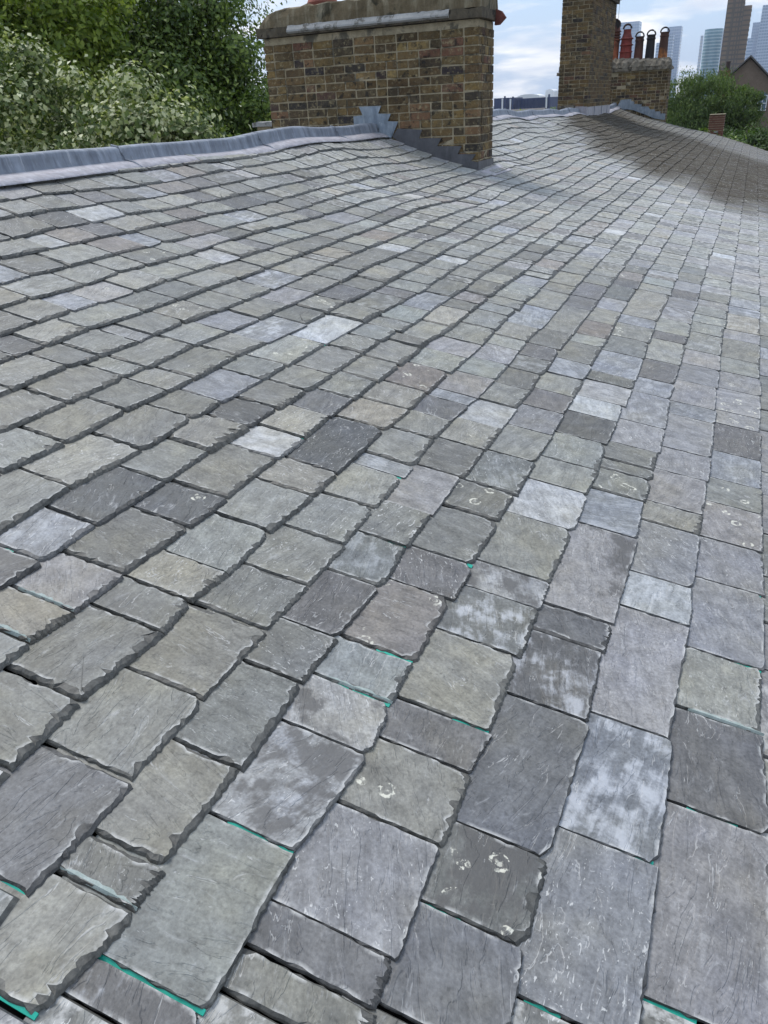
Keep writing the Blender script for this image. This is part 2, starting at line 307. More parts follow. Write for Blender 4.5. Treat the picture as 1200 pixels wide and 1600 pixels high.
    sn = t.math('MULTIPLY', sn, t.math('SUBTRACT', 1.0, t.math('MULTIPLY', pale_fleck, .8)))
    dark_brown = t.mix(t.noise(tcv, 5, 4), (.032, .026, .017), (.070, .056, .037))
    c = t.mix(sn, c, dark_brown)
    # cleft face: thin ledges where layers broke away, plus grain
    led = t.noise(t.map(tcv, (4, 15, 4), loc=(6, 2, 2)), 1.7, 4, .55, .9)
    lb = t.math('MULTIPLY', t.step(t.math('ABSOLUTE', t.math('SUBTRACT', led, .405)), .010, .003), t.step(t.noise(tcv, 12, 2), .45, .60))
    lb2 = t.math('MULTIPLY', t.step(t.math('ABSOLUTE', t.math('SUBTRACT', led, .585)), .009, .002), t.step(t.noise(tcv, 12, 2), .55, .42))
    c = t.mix(t.math('MULTIPLY', lb, t.math('MULTIPLY', t.math('SUBTRACT', 1.0, edge), .42)), c, (.52, .52, .51))
    c = t.mix(t.math('MULTIPLY', lb2, t.math('MULTIPLY', t.math('SUBTRACT', 1.0, edge), .12)), c, t.mix(1.0, c, (.6, .6, .6), 'MULTIPLY'))
    ledge = t.math('ADD', t.step(led, .38, .42), t.step(led, .57, .60))
    flat = t.math('SUBTRACT', 1.0, edge)
    n = t.bump(t.math('MULTIPLY', ledge, flat), .6, .0019)
    n = t.bump(mid, .55, .0035, n)
    n = t.bump(strk, .5, .0022, n)
    n = t.bump(grain, .6, .0012, n)
    rough = t.math('ADD', .52, t.math('MULTIPLY', mid, .22))
    rough = t.math('ADD', rough, t.math('MULTIPLY', dark_end, .25))
    t.set(t.b.inputs['Specular IOR Level'], t.math('SUBTRACT', .45, t.math('MULTIPLY', dark_end, .33)))
    return t.done(c, n, rough)
M_SLATE = slate_material()

def stone_like(name, c1, c2, scale=6, rough=.85, bump=.4, dist=.01, c3=None, spec=.3, patchscale=2.5, streak=None):
    t = NT(name, rough, spec)
    g = t.coords()
    n = t.noise(g, scale, 7, .62, .3)
    c = t.ramp(n, (.3, c1), (.7, c2))
    if c3:
        c = t.mix(t.step(t.noise(t.map(g, loc=(3, 3, 3)), patchscale, 6, .65, .4), .52, .62), c, c3)
    if streak:
        st = t.step(t.noise(t.map(g, streak[0]), 1.0, 5, .6, .4), .45, .7)
        c = t.mix(t.math('MULTIPLY', st, streak[2]), c, streak[1])
    fine = t.noise(g, scale*9, 4, .6)
    c = t.mix(1.0, c, t.ramp(fine, (.2, .82), (.8, 1.18)), 'MULTIPLY')
    nn = t.bump(n, bump, dist)
    nn = t.bump(fine, bump, dist*.3, nn)
    return t.done(c, nn)

def brick_material():
    t = NT('stock_brick', .88, .2)
    g = t.coords(); r = t.rnd()
    off = t.n.new('ShaderNodeVectorMath'); off.operation = 'ADD'
    cx = t.n.new('ShaderNodeCombineXYZ'); t.set(cx.inputs[0], t.math('MULTIPLY', r, 37.0)); t.set(cx.inputs[1], t.math('MULTIPLY', r, 91.0))
    t.l.new(g, off.inputs[0]); t.l.new(cx.outputs[0], off.inputs[1]); v = off.outputs[0]
    base = t.ramp(r, (0, (.062, .050, .033)), (.17, (.145, .092, .040)), (.33, (.040, .036, .033)), (.45, (.22, .148, .058)), (.60, (.105, .066, .036)), (.72, (.155, .108, .048)), (.83, (.034, .031, .034)), (.94, (.17, .085, .055)), (1, (.28, .20, .08)))
    alt = t.ramp(t.noise(v, 9, 3), (.35, (.055, .045, .034)), (.65, (.17, .135, .075)))
    n = t.noise(v, 22, 6, .7)
    c = t.mix(t.math('MULTIPLY', t.step(n, .45, .62), .6), base, alt)
    c = t.mix(t.math('MULTIPLY', t.step(t.noise(v, 24, 5, .7), .53, .66), .65), c, (.34, .28, .16))
    c = t.mix(t.math('MULTIPLY', t.step(t.noise(t.map(v, loc=(7, 1, 0)), 14, 5, .7), .55, .64), .8), c, (.020, .021, .020))
    c = t.mix(1.0, c, t.ramp(t.noise(v, 90, 3, .6), (.2, .7), (.8, 1.25)), 'MULTIPLY')
    pos = t.n.new('ShaderNodeNewGeometry').outputs['Position']
    soot = t.step(t.noise(pos, 2.6, 6, .65, .4), .46, .66)
    c = t.mix(t.math('MULTIPLY', soot, .6), c, t.mix(1.0, c, (.42, .42, .44), 'MULTIPLY'))
    smear = t.step(t.noise(t.map(pos, (1, 1, 2.2), loc=(4, 4, 4)), 7, 7, .75), .60, .70)
    c = t.mix(t.math('MULTIPLY', smear, .45), c, (.26, .215, .14))
    nn = t.bump(n, .8, .006); nn = t.bump(t.noise(v, 70, 4, .6), .7, .002, nn)
    return t.done(c, nn)
M_BRICK = brick_material()
M_MORTAR = stone_like('lime_mortar', (.22, .185, .12), (.42, .355, .24), 14, .95, .7, .006, (.11, .10, .075), patchscale=5)
M_CEMENT = stone_like('mossy_cement', (.085, .066, .038), (.165, .130, .078), 7, .95, .8, .012, (.045, .040, .025), patchscale=6, streak=((14, 14, 3), (.30, .27, .19), .55))
M_CAP = stone_like('sooty_coping', (.050, .042, .030), (.125, .105, .074), 12, .95, .8, .01, (.028, .025, .02), patchscale=9)
M_FILLET = stone_like('white_fillet', (.22, .22, .21), (.36, .36, .35), 9, .85, .6, .006, (.12, .115, .10), patchscale=7)
M_RUBBLE = stone_like('weathered_flaunching', (.09, .075, .055), (.25, .225, .18), 9, .95, .9, .02, (.07, .062, .05), patchscale=7)

def lead_material(name, c1, c2, c3, rough=.5, streakc=(.5, .52, .56)):
    t = NT(name, rough, .5)
    g = t.coords()
    n = t.noise(g, 7, 5, .6, .3)
    st = t.noise(t.map(g, (9, 22, 2.2)), 1.0, 6, .62, .6)
    c = t.ramp(n, (.3, c1), (.7, c2))
    c = t.mix(t.math('MULTIPLY', t.step(st, .46, .66), .75), c, c3)
    c = t.mix(t.math('MULTIPLY', t.step(t.noise(t.map(g, (14, 48, 3), loc=(2, 2, 2)), 1.0, 6, .65, .3), .57, .7), .6), c, streakc)
    c = t.mix(1.0, c, t.ramp(t.noise(t.map(g, (3, 3, 1)), 6, 6, .7), (.3, .70), (.7, 1.28)), 'MULTIPLY')
    nn = t.bump(t.noise(g, 14, 3, .5), .5, .012); nn = t.bump(n, .35, .008, nn); nn = t.bump(st, .25, .003, nn)
    return t.done(c, nn, t.ramp(n, (.3, rough-.08), (.7, rough+.14)))
M_LEAD = lead_material('old_lead', (.165, .188, .225), (.235, .262, .305), (.115, .132, .165), .6, (.42, .44, .47))
M_LEADP = lead_material('pale_lead', (.27, .265, .285), (.42, .41, .44), (.30, .27, .285), .65, (.56, .56, .57))
M_LEADN = lead_material('new_lead', (.070, .070, .076), (.098, .098, .105), (.082, .080, .082), .5, (.125, .125, .13))
M_DECK = stone_like('roofing_felt', (.012, .012, .012), (.03, .03, .03), 20, .95, .2, .002)
def teal_material():
    t = NT('turquoise_lining', .5, .4)
    return t.done(t.mix(t.noise(t.coords(), 30, 4), (.0, .20, .15), (.02, .50, .37)))
M_TEAL = teal_material()
M_COPPER = stone_like('verdigris_deposit', (.22, .27, .25), (.34, .39, .37), 30, .9, .4, .001)

# ------------------------------------------------------------------ the near roof slope
KS = np.arange(K0, K0 + len(PX)).astype(float)
PXa, PZa = np.array(PX), np.array(PZ)
U_END = 24.2
def smooth01(x): x = np.clip(x, 0, 1); return x*x*(3-2*x)
def sag(u, k):
    wr = np.clip(-k/17, 0, 1)
    d = wr*np.interp(u, [0, 8, 12, 14.2, 17.5, 19.5, 22.2, 24.4], [0, 0, .03, .0, -.045, -.075, -.095, -.035])
    d = d - .24*np.clip((k+4)/12, 0, 1)**1.5*np.clip(u/24, 0, 1)**1.6
    a = .013*smooth01((u-3)/4)*np.clip(-k/11, .18, 1)
    d = d + a*(np.sin(u*2.1+k*.33) + .8*np.sin(u*3.7-k*.52+1.3) + .6*np.sin(u*1.1+k*.71+.4))
    return d
def P(u, k):
    u = np.asarray(u, float); k = np.asarray(k, float)
    x = np.interp(k, KS, PXa); z = np.interp(k, KS, PZa) + sag(u, k)
    return np.stack([x, u + 0*k, z], -1)
_px = np.gradient(PXa); _pz = np.gradient(PZa)
def Nrm(k):
    gx = np.interp(k, KS, _px); gz = np.interp(k, KS, _pz); l = np.hypot(gx, gz)
    return np.stack([-gz/l, 0*gx, gx/l], -1)
CAMR = np.array([[0.91856965, 0.39225067, -0.04867451], [-0.14240296, 0.44329699, 0.88499106], [0.3687156, -0.80599453, 0.46305682]])
def screen(p):
    q = CAMR @ np.asarray(p, float)
    if q[2] > -.05: return None
    return 600 + 1200*q[0]/-q[2], 800 - 1200*q[1]/-q[2]
def dark_end_at(u, x):  # how strongly the slates turn dark brown towards the far end
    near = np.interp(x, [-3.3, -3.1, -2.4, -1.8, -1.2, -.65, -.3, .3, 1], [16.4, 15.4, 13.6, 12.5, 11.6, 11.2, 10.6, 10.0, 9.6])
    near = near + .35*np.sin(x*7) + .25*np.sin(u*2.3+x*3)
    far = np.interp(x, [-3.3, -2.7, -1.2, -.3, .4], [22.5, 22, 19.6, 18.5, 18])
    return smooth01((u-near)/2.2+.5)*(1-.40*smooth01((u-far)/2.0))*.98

def lin(r, g, b, f=.61):
    m_ = (r+g+b)/3; r, g, b = (138 + (m_-138)*.86 + (q-m_)*.40 + o_ for q, o_ in zip((r, g, b), (1, 1.2, -3)))
    return tuple(f*((v/255+.055)/1.055)**2.4 for v in (r, g, b))
PAL = {'g': (141, 142, 137), 'o': (148, 147, 139), 'k': (120, 121, 119), 'd': (92, 94, 102), 'p': (146, 144, 155), 'q': (112, 110, 119),
       'b': (140, 146, 164), 'w': (172, 177, 188), 't': (168, 157, 138), 'e': (147, 151, 147), 'r': (141, 127, 123)}
THICK = {'g': .0092, 'o': .0098, 'k': .0090, 'd': .0070, 'p': .0066, 'q': .0072, 'b': .0062, 'w': .0062, 't': .0088, 'e': .0080, 'r': .0088}
LEN = 2.12
def pick_code(u, k):
    if k < 0: wts = dict(g=38, k=20, o=14, e=6, p=7, q=5, r=3, b=2, t=1, w=.6, d=1)
    elif k < 3: wts = dict(g=32, k=16, o=8, e=5, p=22, q=8, r=2, b=3, t=.6, w=.6, d=1)
    else: wts = dict(g=26, k=10, o=8, e=4, p=34, q=9, r=1, b=4, t=.5, w=.7)
    ks_ = list(wts); return R.choices(ks_, [wts[q] for q in ks_])[0]
coded = {}
for k, u, cd, f in CO: coded.setdefault(k, []).append((u, cd, f))

courses = {}
SL = []
for k in range(9, -18, -1):
    jj = [tuple(q) for q in J.get(k, [])]
    if not jj: jj = [(R.uniform(-.6, -.4), 0.0)]
    pre = []
    u, o = jj[0]
    while u > -.75:
        u -= min(.34, max(.12, R.gauss(.215, .05))); pre.append((u, o + R.gauss(0, .02)))
    jj = pre[::-1] + jj
    u, o = jj[-1]; o0 = o; u0 = u
    while u < U_END:
        u += min(.33, max(.11, R.gauss(.212, .05)))
        jj.append((min(u, U_END), o0*math.exp(-(u-u0)/3.5) + (.07*math.sin(u*1.7+k*1.9) + .05*math.sin(u*.8+k*2.7))*min(1, max(.15, -k/9)) + R.gauss(0, .014)))
    cur = []
    for (ua, oa), (ub, ob) in zip(jj, jj[1:]):
        code, f, hitc = pick_code(ua, k), '', False
        for (cu, cd, cf) in coded.get(k, []):
            if ua <= cu < ub: code, f, hitc = cd, cf, True
        thk = THICK[code]*R.uniform(.88, 1.18)*(1.25 if k < -1 else 1.0)
        if k >= 1: thk = min(max(thk, .0070), .0084)
        if R.random() < .08 and code in 'gok' and k < -1: thk *= 1.3
        # lay it on the course below
        low = [s for s in courses.get(k+1, []) if s['ub'] > ua+.004 and s['ua'] < ub-.004]
        if low:
            def top_of(s, u): return (s['HL'] + (s['HR']-s['HL'])*(u-s['ua'])/(s['ub']-s['ua']))*(1-1/LEN) + s['t']
            HL = top_of(low[0], max(ua, low[0]['ua'])); HR = top_of(low[-1], min(ub, low[-1]['ub']))
            for s in low:
                for uu in (max(ua, s['ua']), min(ub, s['ub'])):
                    h = HL + (HR-HL)*(uu-ua)/(ub-ua); ex = top_of(s, uu) - h
                    if ex > 0: HL += ex*.45; HR += ex*.45
            HL = min(HL, .031) + .0004; HR = min(HR, .031) + .0004
        else: HL = HR = .018
        s = dict(k=k, ua=ua, ub=ub, oa=oa, ob=ob, t=thk, HL=HL, HR=HR, code=code, f=f, hit=hitc)
        cur.append(s); SL.append(s)
    courses[k] = cur
H_REF = .019
for s in SL:
    uc, kc = (s['ua']+s['ub'])/2, s['k']-.45
    p = P(uc, kc); q = screen(p); s['area'] = 0
    d = np.linalg.norm(p)
    if q and -60 < q[0] < 1260 and -20 < q[1] < 1690:
        c4 = [screen(P(a, b)) for a, b in ((s['ua'], s['k']), (s['ub'], s['k']), (s['ub'], s['k']-1), (s['ua'], s['k']-1))]
        if all(c4):
            s['area'] = abs(sum(c4[i][0]*c4[(i+1) % 4][1]-c4[(i+1) % 4][0]*c4[i][1] for i in range(4)))/2
    s['d'] = d
rank = sorted(SL, key=lambda s: -s['area'])
for i, s in enumerate(rank): s['rank'] = i

def jag(n, r, amp):
    """chipped line: short runs at one depth, sharp changes between"""
    out = []; v = r.random(); run = 0; lowf = r.uniform(0, 6)
    for i in range(n):
        if run <= 0:
            run = r.choice([1, 1, 2, 2, 3, 4, 6]); v = r.random()**2.0
            if r.random() < .10: v = 1.3
        run -= 1
        out.append(amp*(.22 + 1.1*v + .32*r.random() + .25*math.sin(i*.5+lowf)**2))
    return out
def build_slate(s):
    r = R
    k, t = s['k'], s['t']; wdt = s['ub']-s['ua']
    lod = 0 if s['rank'] < 130 else 1 if s['rank'] < 420 else 2 if s['d'] < 7 and s['area'] > 0 else 3
    nb, ns = ((34, 26), (18, 10), (7, 3), (2, 1))[lod]
    L = {0: 1.75, 1: 1.6, 2: 1.35, 3: 1.25}[lod]
    L = min(L, (k + 18.4))
    gap = r.uniform(.0008, .0028)
    ua, ub = s['ua']+gap, s['ub']-gap
    g_m = .168
    dA, dB = s['oa']+r.gauss(0, .018 if lod < 2 else .010), s['ob']+r.gauss(0, .018 if lod < 2 else .010)
    skew = r.gauss(0, .003)
    # outline in (u, s): s = courses up from the tail; counter-clockwise from the head, down one side, along the tail, up the other
    cl, cr_ = r.choice([0, 0, .004, .008, .014]), r.choice([0, 0, .004, .008, .016])
    pts = []; edgek = []
    for i in range(ns):
        f = i/ns; pts.append((ua + skew*(1-f), L*(1-f))); edgek.append(0)
    bow = r.gauss(0, .006)
    for i in range(nb+1):
        f = i/nb; uu = ua + (ub-ua)*f
        ss = 4*bow*f*(1-f)
        if cl and f*(ub-ua) < cl*1.6: ss += (cl*1.6-f*(ub-ua))*.6/g_m
        if cr_ and (1-f)*(ub-ua) < cr_*1.6: ss += (cr_*1.6-(1-f)*(ub-ua))*.6/g_m
        pts.append((uu, ss)); edgek.append(1)
    for i in range(1, ns+1):
        f = i/ns; pts.append((ub + skew*f, L*f)); edgek.append(2)
    n = len(pts)
    pts = np.array(pts); ek = np.array(edgek)
    # inward direction
    inn = np.zeros((n, 2)); inn[ek == 0] = (1, 0); inn[ek == 2] = (-1, 0); inn[ek == 1] = (0, 1)
    inn[ns] = (.7, .7); inn[ns+nb] = (-.7, .7)
    thin = t < .008
    bb = t*(.55 if thin else 1.2); bs = t*(.25 if thin else .62)*r.choice([.5, 1, 1, 1.3])
    ja = np.array(jag(n, r, 1.0))
    inset = np.where(ek == 1, bb, bs)*ja
    # raggedness of the foot of the edge too
    foot = np.array([r.gauss(0, .0012) for _ in range(n)])
    if lod == 3: inset[:] = t*.6; foot[:] = 0
    def place(off, hfrac):
        uu = pts[:, 0] + inn[:, 0]*off; ss = pts[:, 1] + inn[:, 1]*off/g_m
        if np.ndim(off):
            bt = ek == 1
            uu = np.where(bt, np.clip(uu, ua + max(0, off[ns-1]), ub - max(0, off[-ns])), uu)
            uu[ns] = ua + max(0, off[ns-1]) + .7*skew; ss[ns] = pts[ns, 1] + max(0, off[ns+1])/g_m
            uu[ns+nb] = ub - max(0, off[-ns]) + .7*skew; ss[ns+nb] = pts[ns+nb, 1] + max(0, off[ns+nb-1])/g_m
            hitL = bt & (uu <= ua + max(0, off[ns-1]) + 1e-6); hitR = bt & (uu >= ub - max(0, off[-ns]) - 1e-6)
            ss = np.where(hitL, ss[ns], np.where(hitR, ss[ns+nb], ss)); uu = np.where(hitL, uu[ns], np.where(hitR, uu[ns+nb], uu))
            for side, c_, sg in ((ek == 0, ns, -1), (ek == 2, ns+nb, 1)):
                q_ = side & (ss <= ss[c_] + .01)
                uu = np.where(q_, uu[c_], uu); ss = np.where(q_, ss[c_], ss)
            sd = ~bt & (pts[:, 1] < -1)
            ss = np.where(sd, np.maximum(ss, max(0, off[ns+1])/g_m*(1 if lod < 2 else .6)), ss)
        fr = np.clip((uu-s['ua'])/wdt, 0, 1)
        dk = dA + (dB-dA)*fr
        H = (s['HL'] + (s['HR']-s['HL'])*fr)*(1-ss/LEN) - H_REF
        kk = k + dk - ss
        base = P(uu, kk) + Nrm(kk)*(H + hfrac*t)[:, None]
        return base, uu, ss, kk
    rings = []; meta = []
    specs = [(foot, np.zeros(n), 1, 0), (inset*.30+foot, .42+.2*(ja-.6), 1, 0), (inset, 1-.10*ja/ja.max(), 1, 0), (inset, 1-.10*ja/ja.max(), 0, 1), (inset+.007, np.ones(n), 0, 0)]
    if lod >= 2: specs = [specs[0], specs[2], specs[3]]
    V = []; TC = []; EG = []
    th = r.gauss(0, .22) + (1.35 if r.random() < .25 else .12); ct, st = math.cos(th), math.sin(th); seed = r.uniform(0, 90)
    for off, hf, e, rm in specs:
        b, uu, ss, kk = place(off, hf)
        V.append(b)
        v_m = -ss*g_m; lu = uu - ua
        TC.append(np.stack([lu*ct - v_m*st + seed, lu*st + v_m*ct + seed*.37, b[:, 2]*.6 + seed*.11 + 0*lu], -1))
        EG.append(np.stack([np.full(n, float(e)), np.full(n, float(rm)), dark_end_at(uu, b[:, 0])], -1))
    # centre of the fan
    c_off = V[-1].mean(0)
    V.append(c_off[None]); TC.append(TC[-1].mean(0)[None]); EG.append(np.array([[0, 0, EG[-1][:, 2].mean()]]))
    m = len(specs); F = []
    def ring(a, b_):
        for i in range(n-1): F.append((a*n+i, a*n+i+1, b_*n+i+1, b_*n+i))
    if m == 5: ring(0, 1); ring(1, 2); ring(3, 4)
    else: ring(0, 1)
    cidx = m*n
    for i in range(n-1): F.append(((m-1)*n+i, (m-1)*n+i+1, cidx))
    F.append(((m-1)*n+n-1, (m-1)*n, cidx))
    V = np.concatenate(V); TC = np.concatenate(TC); EG = np.concatenate(EG)
    v_ = r.gauss(1, .085); hue = r.gauss(0, .015)
    base = lin(*PAL[s['code']])
    # slate tint grows paler with distance along the ridge
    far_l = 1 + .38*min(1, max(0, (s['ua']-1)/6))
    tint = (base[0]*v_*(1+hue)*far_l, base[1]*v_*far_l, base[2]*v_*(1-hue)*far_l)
    f = s['f']
    lc = 1.0 if 'L' in f else (1.0 if r.random() < (.13 if k > 0 else .05) and not s['hit'] else 0.0)
    wp = 1.0 if 'W' in f else (.4 if r.random() < .04 else (.35 if s['code'] in 'bw' else 0.0))
    cl_ = 1.0 if 'C' in f else (.5 if r.random() < .04 and not s['hit'] else 0.0)
    nv = len(V)
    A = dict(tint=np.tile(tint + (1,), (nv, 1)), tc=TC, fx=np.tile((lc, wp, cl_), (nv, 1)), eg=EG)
    return V, F, A

house = empty('terraced_house', (0, 6, -9), 'long sagging roof of mixed grey green and purple slates with a lead ridge', 'house')
stuff = dict(V=[], T=[], A={q: [] for q in ('tint', 'tc', 'fx', 'eg')}, n=0)
rows = {}
ATT = dict(tint='FLOAT_COLOR', tc='FLOAT_VECTOR', fx='FLOAT_VECTOR', eg='FLOAT_VECTOR')
C1 = (-4.72, -2.43, 7.985, 8.49)        # first stack: X0, X1, Y0, Y1
for s in SL:
    # none under the first chimney stack
    p = P((s['ua']+s['ub'])/2, s['k']-.1)
    if C1[2] < (s['ua']+s['ub'])/2 < C1[3] and p[0] < C1[1]: continue
    V, F, A = build_slate(s)
    if s['rank'] < 298:
        c0 = V[-1]
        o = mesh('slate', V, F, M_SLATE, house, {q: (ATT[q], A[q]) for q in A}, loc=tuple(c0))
    else:
        n0 = stuff['n']
        for f in F:
            if len(f) == 3: stuff['T'].append((f[0]+n0, f[1]+n0, f[2]+n0))
            else:
                stuff['T'].append((f[0]+n0, f[1]+n0, f[2]+n0)); stuff['T'].append((f[0]+n0, f[2]+n0, f[3]+n0))
        stuff['V'].append(V); stuff['n'] += len(V)
        for q in A: stuff['A'][q].append(A[q])
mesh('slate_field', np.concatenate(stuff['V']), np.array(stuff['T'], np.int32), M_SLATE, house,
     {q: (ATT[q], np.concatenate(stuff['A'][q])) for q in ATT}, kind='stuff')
# boarding under the slates, rear slope, walls down to the street
uu = np.linspace(-1.2, U_END-.02, 90); kk = np.arange(-18, 9.6, 1.0)
G = np.array([[P(u, k) - Nrm(k)*.034 for k in kk] for u in uu])
nv = len(kk)
F = np.array([(a*nv+b, a*nv+b+1, (a+1)*nv+b+1, (a+1)*nv+b) for a in range(len(uu)-1) for b in range(nv-1)])
mesh('roof_deck', G.reshape(-1, 3), F, M_DECK, house)
RX = -3.545
RV, RT, RA, n0 = [], [], {q: [] for q in ATT}, 0
for s in SL:
    if s['k'] > -2 or s['k'] % 1: continue
    s2 = dict(s); s2['rank'] = 99999; s2['area'] = 0; s2['d'] = 99
    V, F, A = build_slate(s2)
    V = V.copy(); V[:, 0] = 2*RX - V[:, 0]
    for f in F:
        RT.append((f[0]+n0, f[2]+n0, f[1]+n0))
        if len(f) == 4: RT.append((f[0]+n0, f[3]+n0, f[2]+n0))
    RV.append(V); n0 += len(V)
    for q in A: RA[q].append(A[q])
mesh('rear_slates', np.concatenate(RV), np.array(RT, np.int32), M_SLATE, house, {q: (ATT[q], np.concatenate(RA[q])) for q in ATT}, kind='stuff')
mb = MB()
wall_top = [(2*RX-PX[16], PZ[16]-.06), (2*RX-PX[0], PZ[0]-.06), (PX[0], PZ[0]-.06)] + [(PX[i], PZ[i]-.06 - .24*max(0, (K0+i+4)/12)**1.5) for i in range(1, len(PX), 3)]
poly = wall_top + [(PX[-1]-.02, -9), (2*RX-PX[16], -9)]
mb.prism(poly[::-1], U_END-.24, U_END-.03)
mb.build('gable_wall', M_MORTAR, house)
mb = MB(); mb.box(PX[-1]-.30, PX[-1]-.06, -1.2, U_END-.26, -9, PZ[-1]-.28); mb.build('front_wall', M_MORTAR, house)
mb = MB(); mb.box(2*RX-PX[16]+.05, 2*RX-PX[16]+.3, -1.2, U_END-.26, -9, PZ[16]-.12); mb.build('rear_wall', M_MORTAR, house)
# eaves gutter
gt = MB()
a_ = np.linspace(math.pi, 2*math.pi, 9)
for (r0, sg) in ((.06, 1),):
    ring_ = [(PX[-1]+.03+r0*math.cos(q), PZ[-1]-.06+r0*math.sin(q)) for q in a_] + [(PX[-1]+.03+(r0-.006)*math.cos(q), PZ[-1]-.06+(r0-.006)*math.sin(q)) for q in a_[::-1]]
    ys = np.linspace(-1.2, U_END, 14); nn_ = len(ring_)
    dz = [float(sag(y, 9)) for y in ys]
    gt.add([(x, y, z+q) for y, q in zip(ys, dz) for x, z in ring_], [(i*nn_+j, (i+1)*nn_+j, (i+1)*nn_+(j+1) % nn_, i*nn_+(j+1) % nn_) for i in range(len(ys)-1) for j in range(nn_)])
gt.build('gutter', M_DECK, house)
# mortar verge along the far gable
mb = MB()
vk = np.arange(-17, 9.1, .5)
for a, b in zip(vk, vk[1:]):
    pa, pb = P(U_END, a), P(U_END, b)
    V = [pa+(0, -.03, .004), pa+(0, .045, .006+R.uniform(-.004, .004)), pb+(0, .045, .006), pb+(0, -.03, .004)]
    mb.add(V + [v-np.array((0, 0, .07)) for v in V], [(0, 3, 2, 1), (1, 2, 6, 5), (0, 1, 5, 4), (3, 7, 6, 2), (4, 5, 6, 7)])
mb.build('mortar_verge', M_RUBBLE, house)

# turquoise lining strips showing in the joints
for kf, u in TEAL:
    best = None
    for s in SL:
        if abs(s['ua']-u) < .09 and s['k']-1 < kf-.0 < s['k']+.15:
            d = abs(s['ua']-u)
            if best is None or d < best[0]: best = (d, s)
    if not best: continue
    s = best[1]; near = s['d'] < 2.2
    ln = R.uniform(.22, .5) if near else .10
    s0 = min(max(s['k']-kf - ln/2, .07), .6); wj = R.uniform(.0008, .0018) if s['d'] < 1.45 else R.uniform(.0028, .0048) if near else .006
    V = []
    for ss in (s0-.03, s0+ln):
        for uo, hh in ((-wj, -.003), (.006, -.003), (.006, .002), (-wj, -.001)):
            kk_ = s['k'] + s['oa'] - ss
            V.append(P(s['ua']+uo, kk_) + Nrm(kk_)*(s['HL']*(1-ss/LEN) - H_REF + hh + .001))
    mesh('lining_strip', V, [(0, 1, 2, 3), (7, 6, 5, 4), (3, 2, 6, 7), (0, 3, 7, 4), (0, 4, 5, 1), (1, 5, 6, 2)], M_TEAL, house, loc=tuple(V[0]))
# verdigris crust along the lower side of a few slates
for s in SL:
    if 'T' not in s['f']: continue
    V = []; nst = 16
    for i in range(nst+1):
        ss = .02 + .9*i/nst
        wj = .003 + .006*math.sin(math.pi*i/nst)**.5*R.uniform(.2, 1.5)
        kk_ = s['k'] + s['oa'] - ss
        for uo, hh in ((.001, .35), (.004, 1.0), (wj, 1.0)):
            V.append(P(s['ua']+.002+uo, kk_) + Nrm(kk_)*(s['HL']*(1-ss/LEN) - H_REF + s['t']*hh + .0005))
    F = [(3*i+j, 3*i+j+1, 3*i+j+4, 3*i+j+3) for i in range(nst) for j in (0, 1)]
    mesh('verdigris_crust', V, F, M_COPPER, house, loc=tuple(V[0]))

# ------------------------------------------------------------------ lead ridge
def ridge(u0, u1, name_seams):
    cuts = [u0] + [q for q in name_seams if u0 < q < u1] + [u1]
    for a, b in zip(cuts, cuts[1:]):
        us = np.arange(a, b + .03, .055); us[-1] = b
        lift = R.uniform(0, .003)
        V1, V2 = [], []
        for u in us:
            z = float(sag(u, -17.5)); wv = .004*math.sin(u*5.1)+.003*math.sin(u*13+1); hv = .004*math.sin(u*2.3+1)+.002*math.sin(u*9.1)
            ap = .012*math.sin(u*1.9+2)+.010*math.sin(u*4.3)+.004*math.sin(u*17)
            # upstand roll: base, side, rounded top, other side, base
            side = [(-3.462+wv, -.2005), (-3.474+wv, -.190), (-3.485+wv, -.150), (-3.490+wv*.6, -.128+hv), (-3.503, -.1165+hv), (-3.545, -.112+hv), (-3.587, -.1165+hv), (-3.600, -.130+hv), (-3.606, -.19), (-3.628, -.2005)]
            V1.append([(x, u, zz_ + z + lift) for x, zz_ in side])
            apn = [(-3.462+wv, -.2005), (-3.41, -.2215), (-3.348+ap, -.2455 + .001), (-3.345+ap, -.2520)]
            V2.append([(x, u, zz_ + z + lift + .012*(1 if i > 0 else .3)) for i, (x, zz_) in enumerate(apn)])
        for nm, VV, m in (('ridge_roll', V1, M_LEAD), ('lead_apron', V2, M_LEADP)):
            n = len(VV[0]); A = np.array(VV).reshape(-1, 3)
            F = np.array([(i*n+j, i*n+j+1, (i+1)*n+j+1, (i+1)*n+j) for i in range(len(VV)-1) for j in range(n-1)])
            mesh(nm, A, F, m, house, smooth=True, loc=tuple(A[0]))
            if nm == 'lead_apron':
                B = A.copy(); B[:, 0] = 2*RX - B[:, 0]
                mesh(nm, B, F[:, ::-1].copy(), m, house, smooth=True, loc=tuple(B[0]))
        # lapped seam where two sheets meet
        mb = MB()
        z = float(sag(b, -17.5))
        mb.tube([(-3.355, b, -.236+z), (-3.41, b, -.205+z), (-3.462, b-.01, -.188+z), (-3.480, b-.02, -.15+z), (-3.497, b-.02, -.117+z), (-3.545, b-.02, -.107+z)], .006, 6)
        mb.build('lead_seam', M_LEAD, house, loc=(-3.4, b, -.2))
ridge(-.9, 7.975, [.9, 2.4, 4.1, 5.7, 7.05])
ridge(8.50, 18.94, [10.2, 12.1, 13.0, 14.6, 16.3, 17.8])
ridge(22.21, 24.36, [23.3])

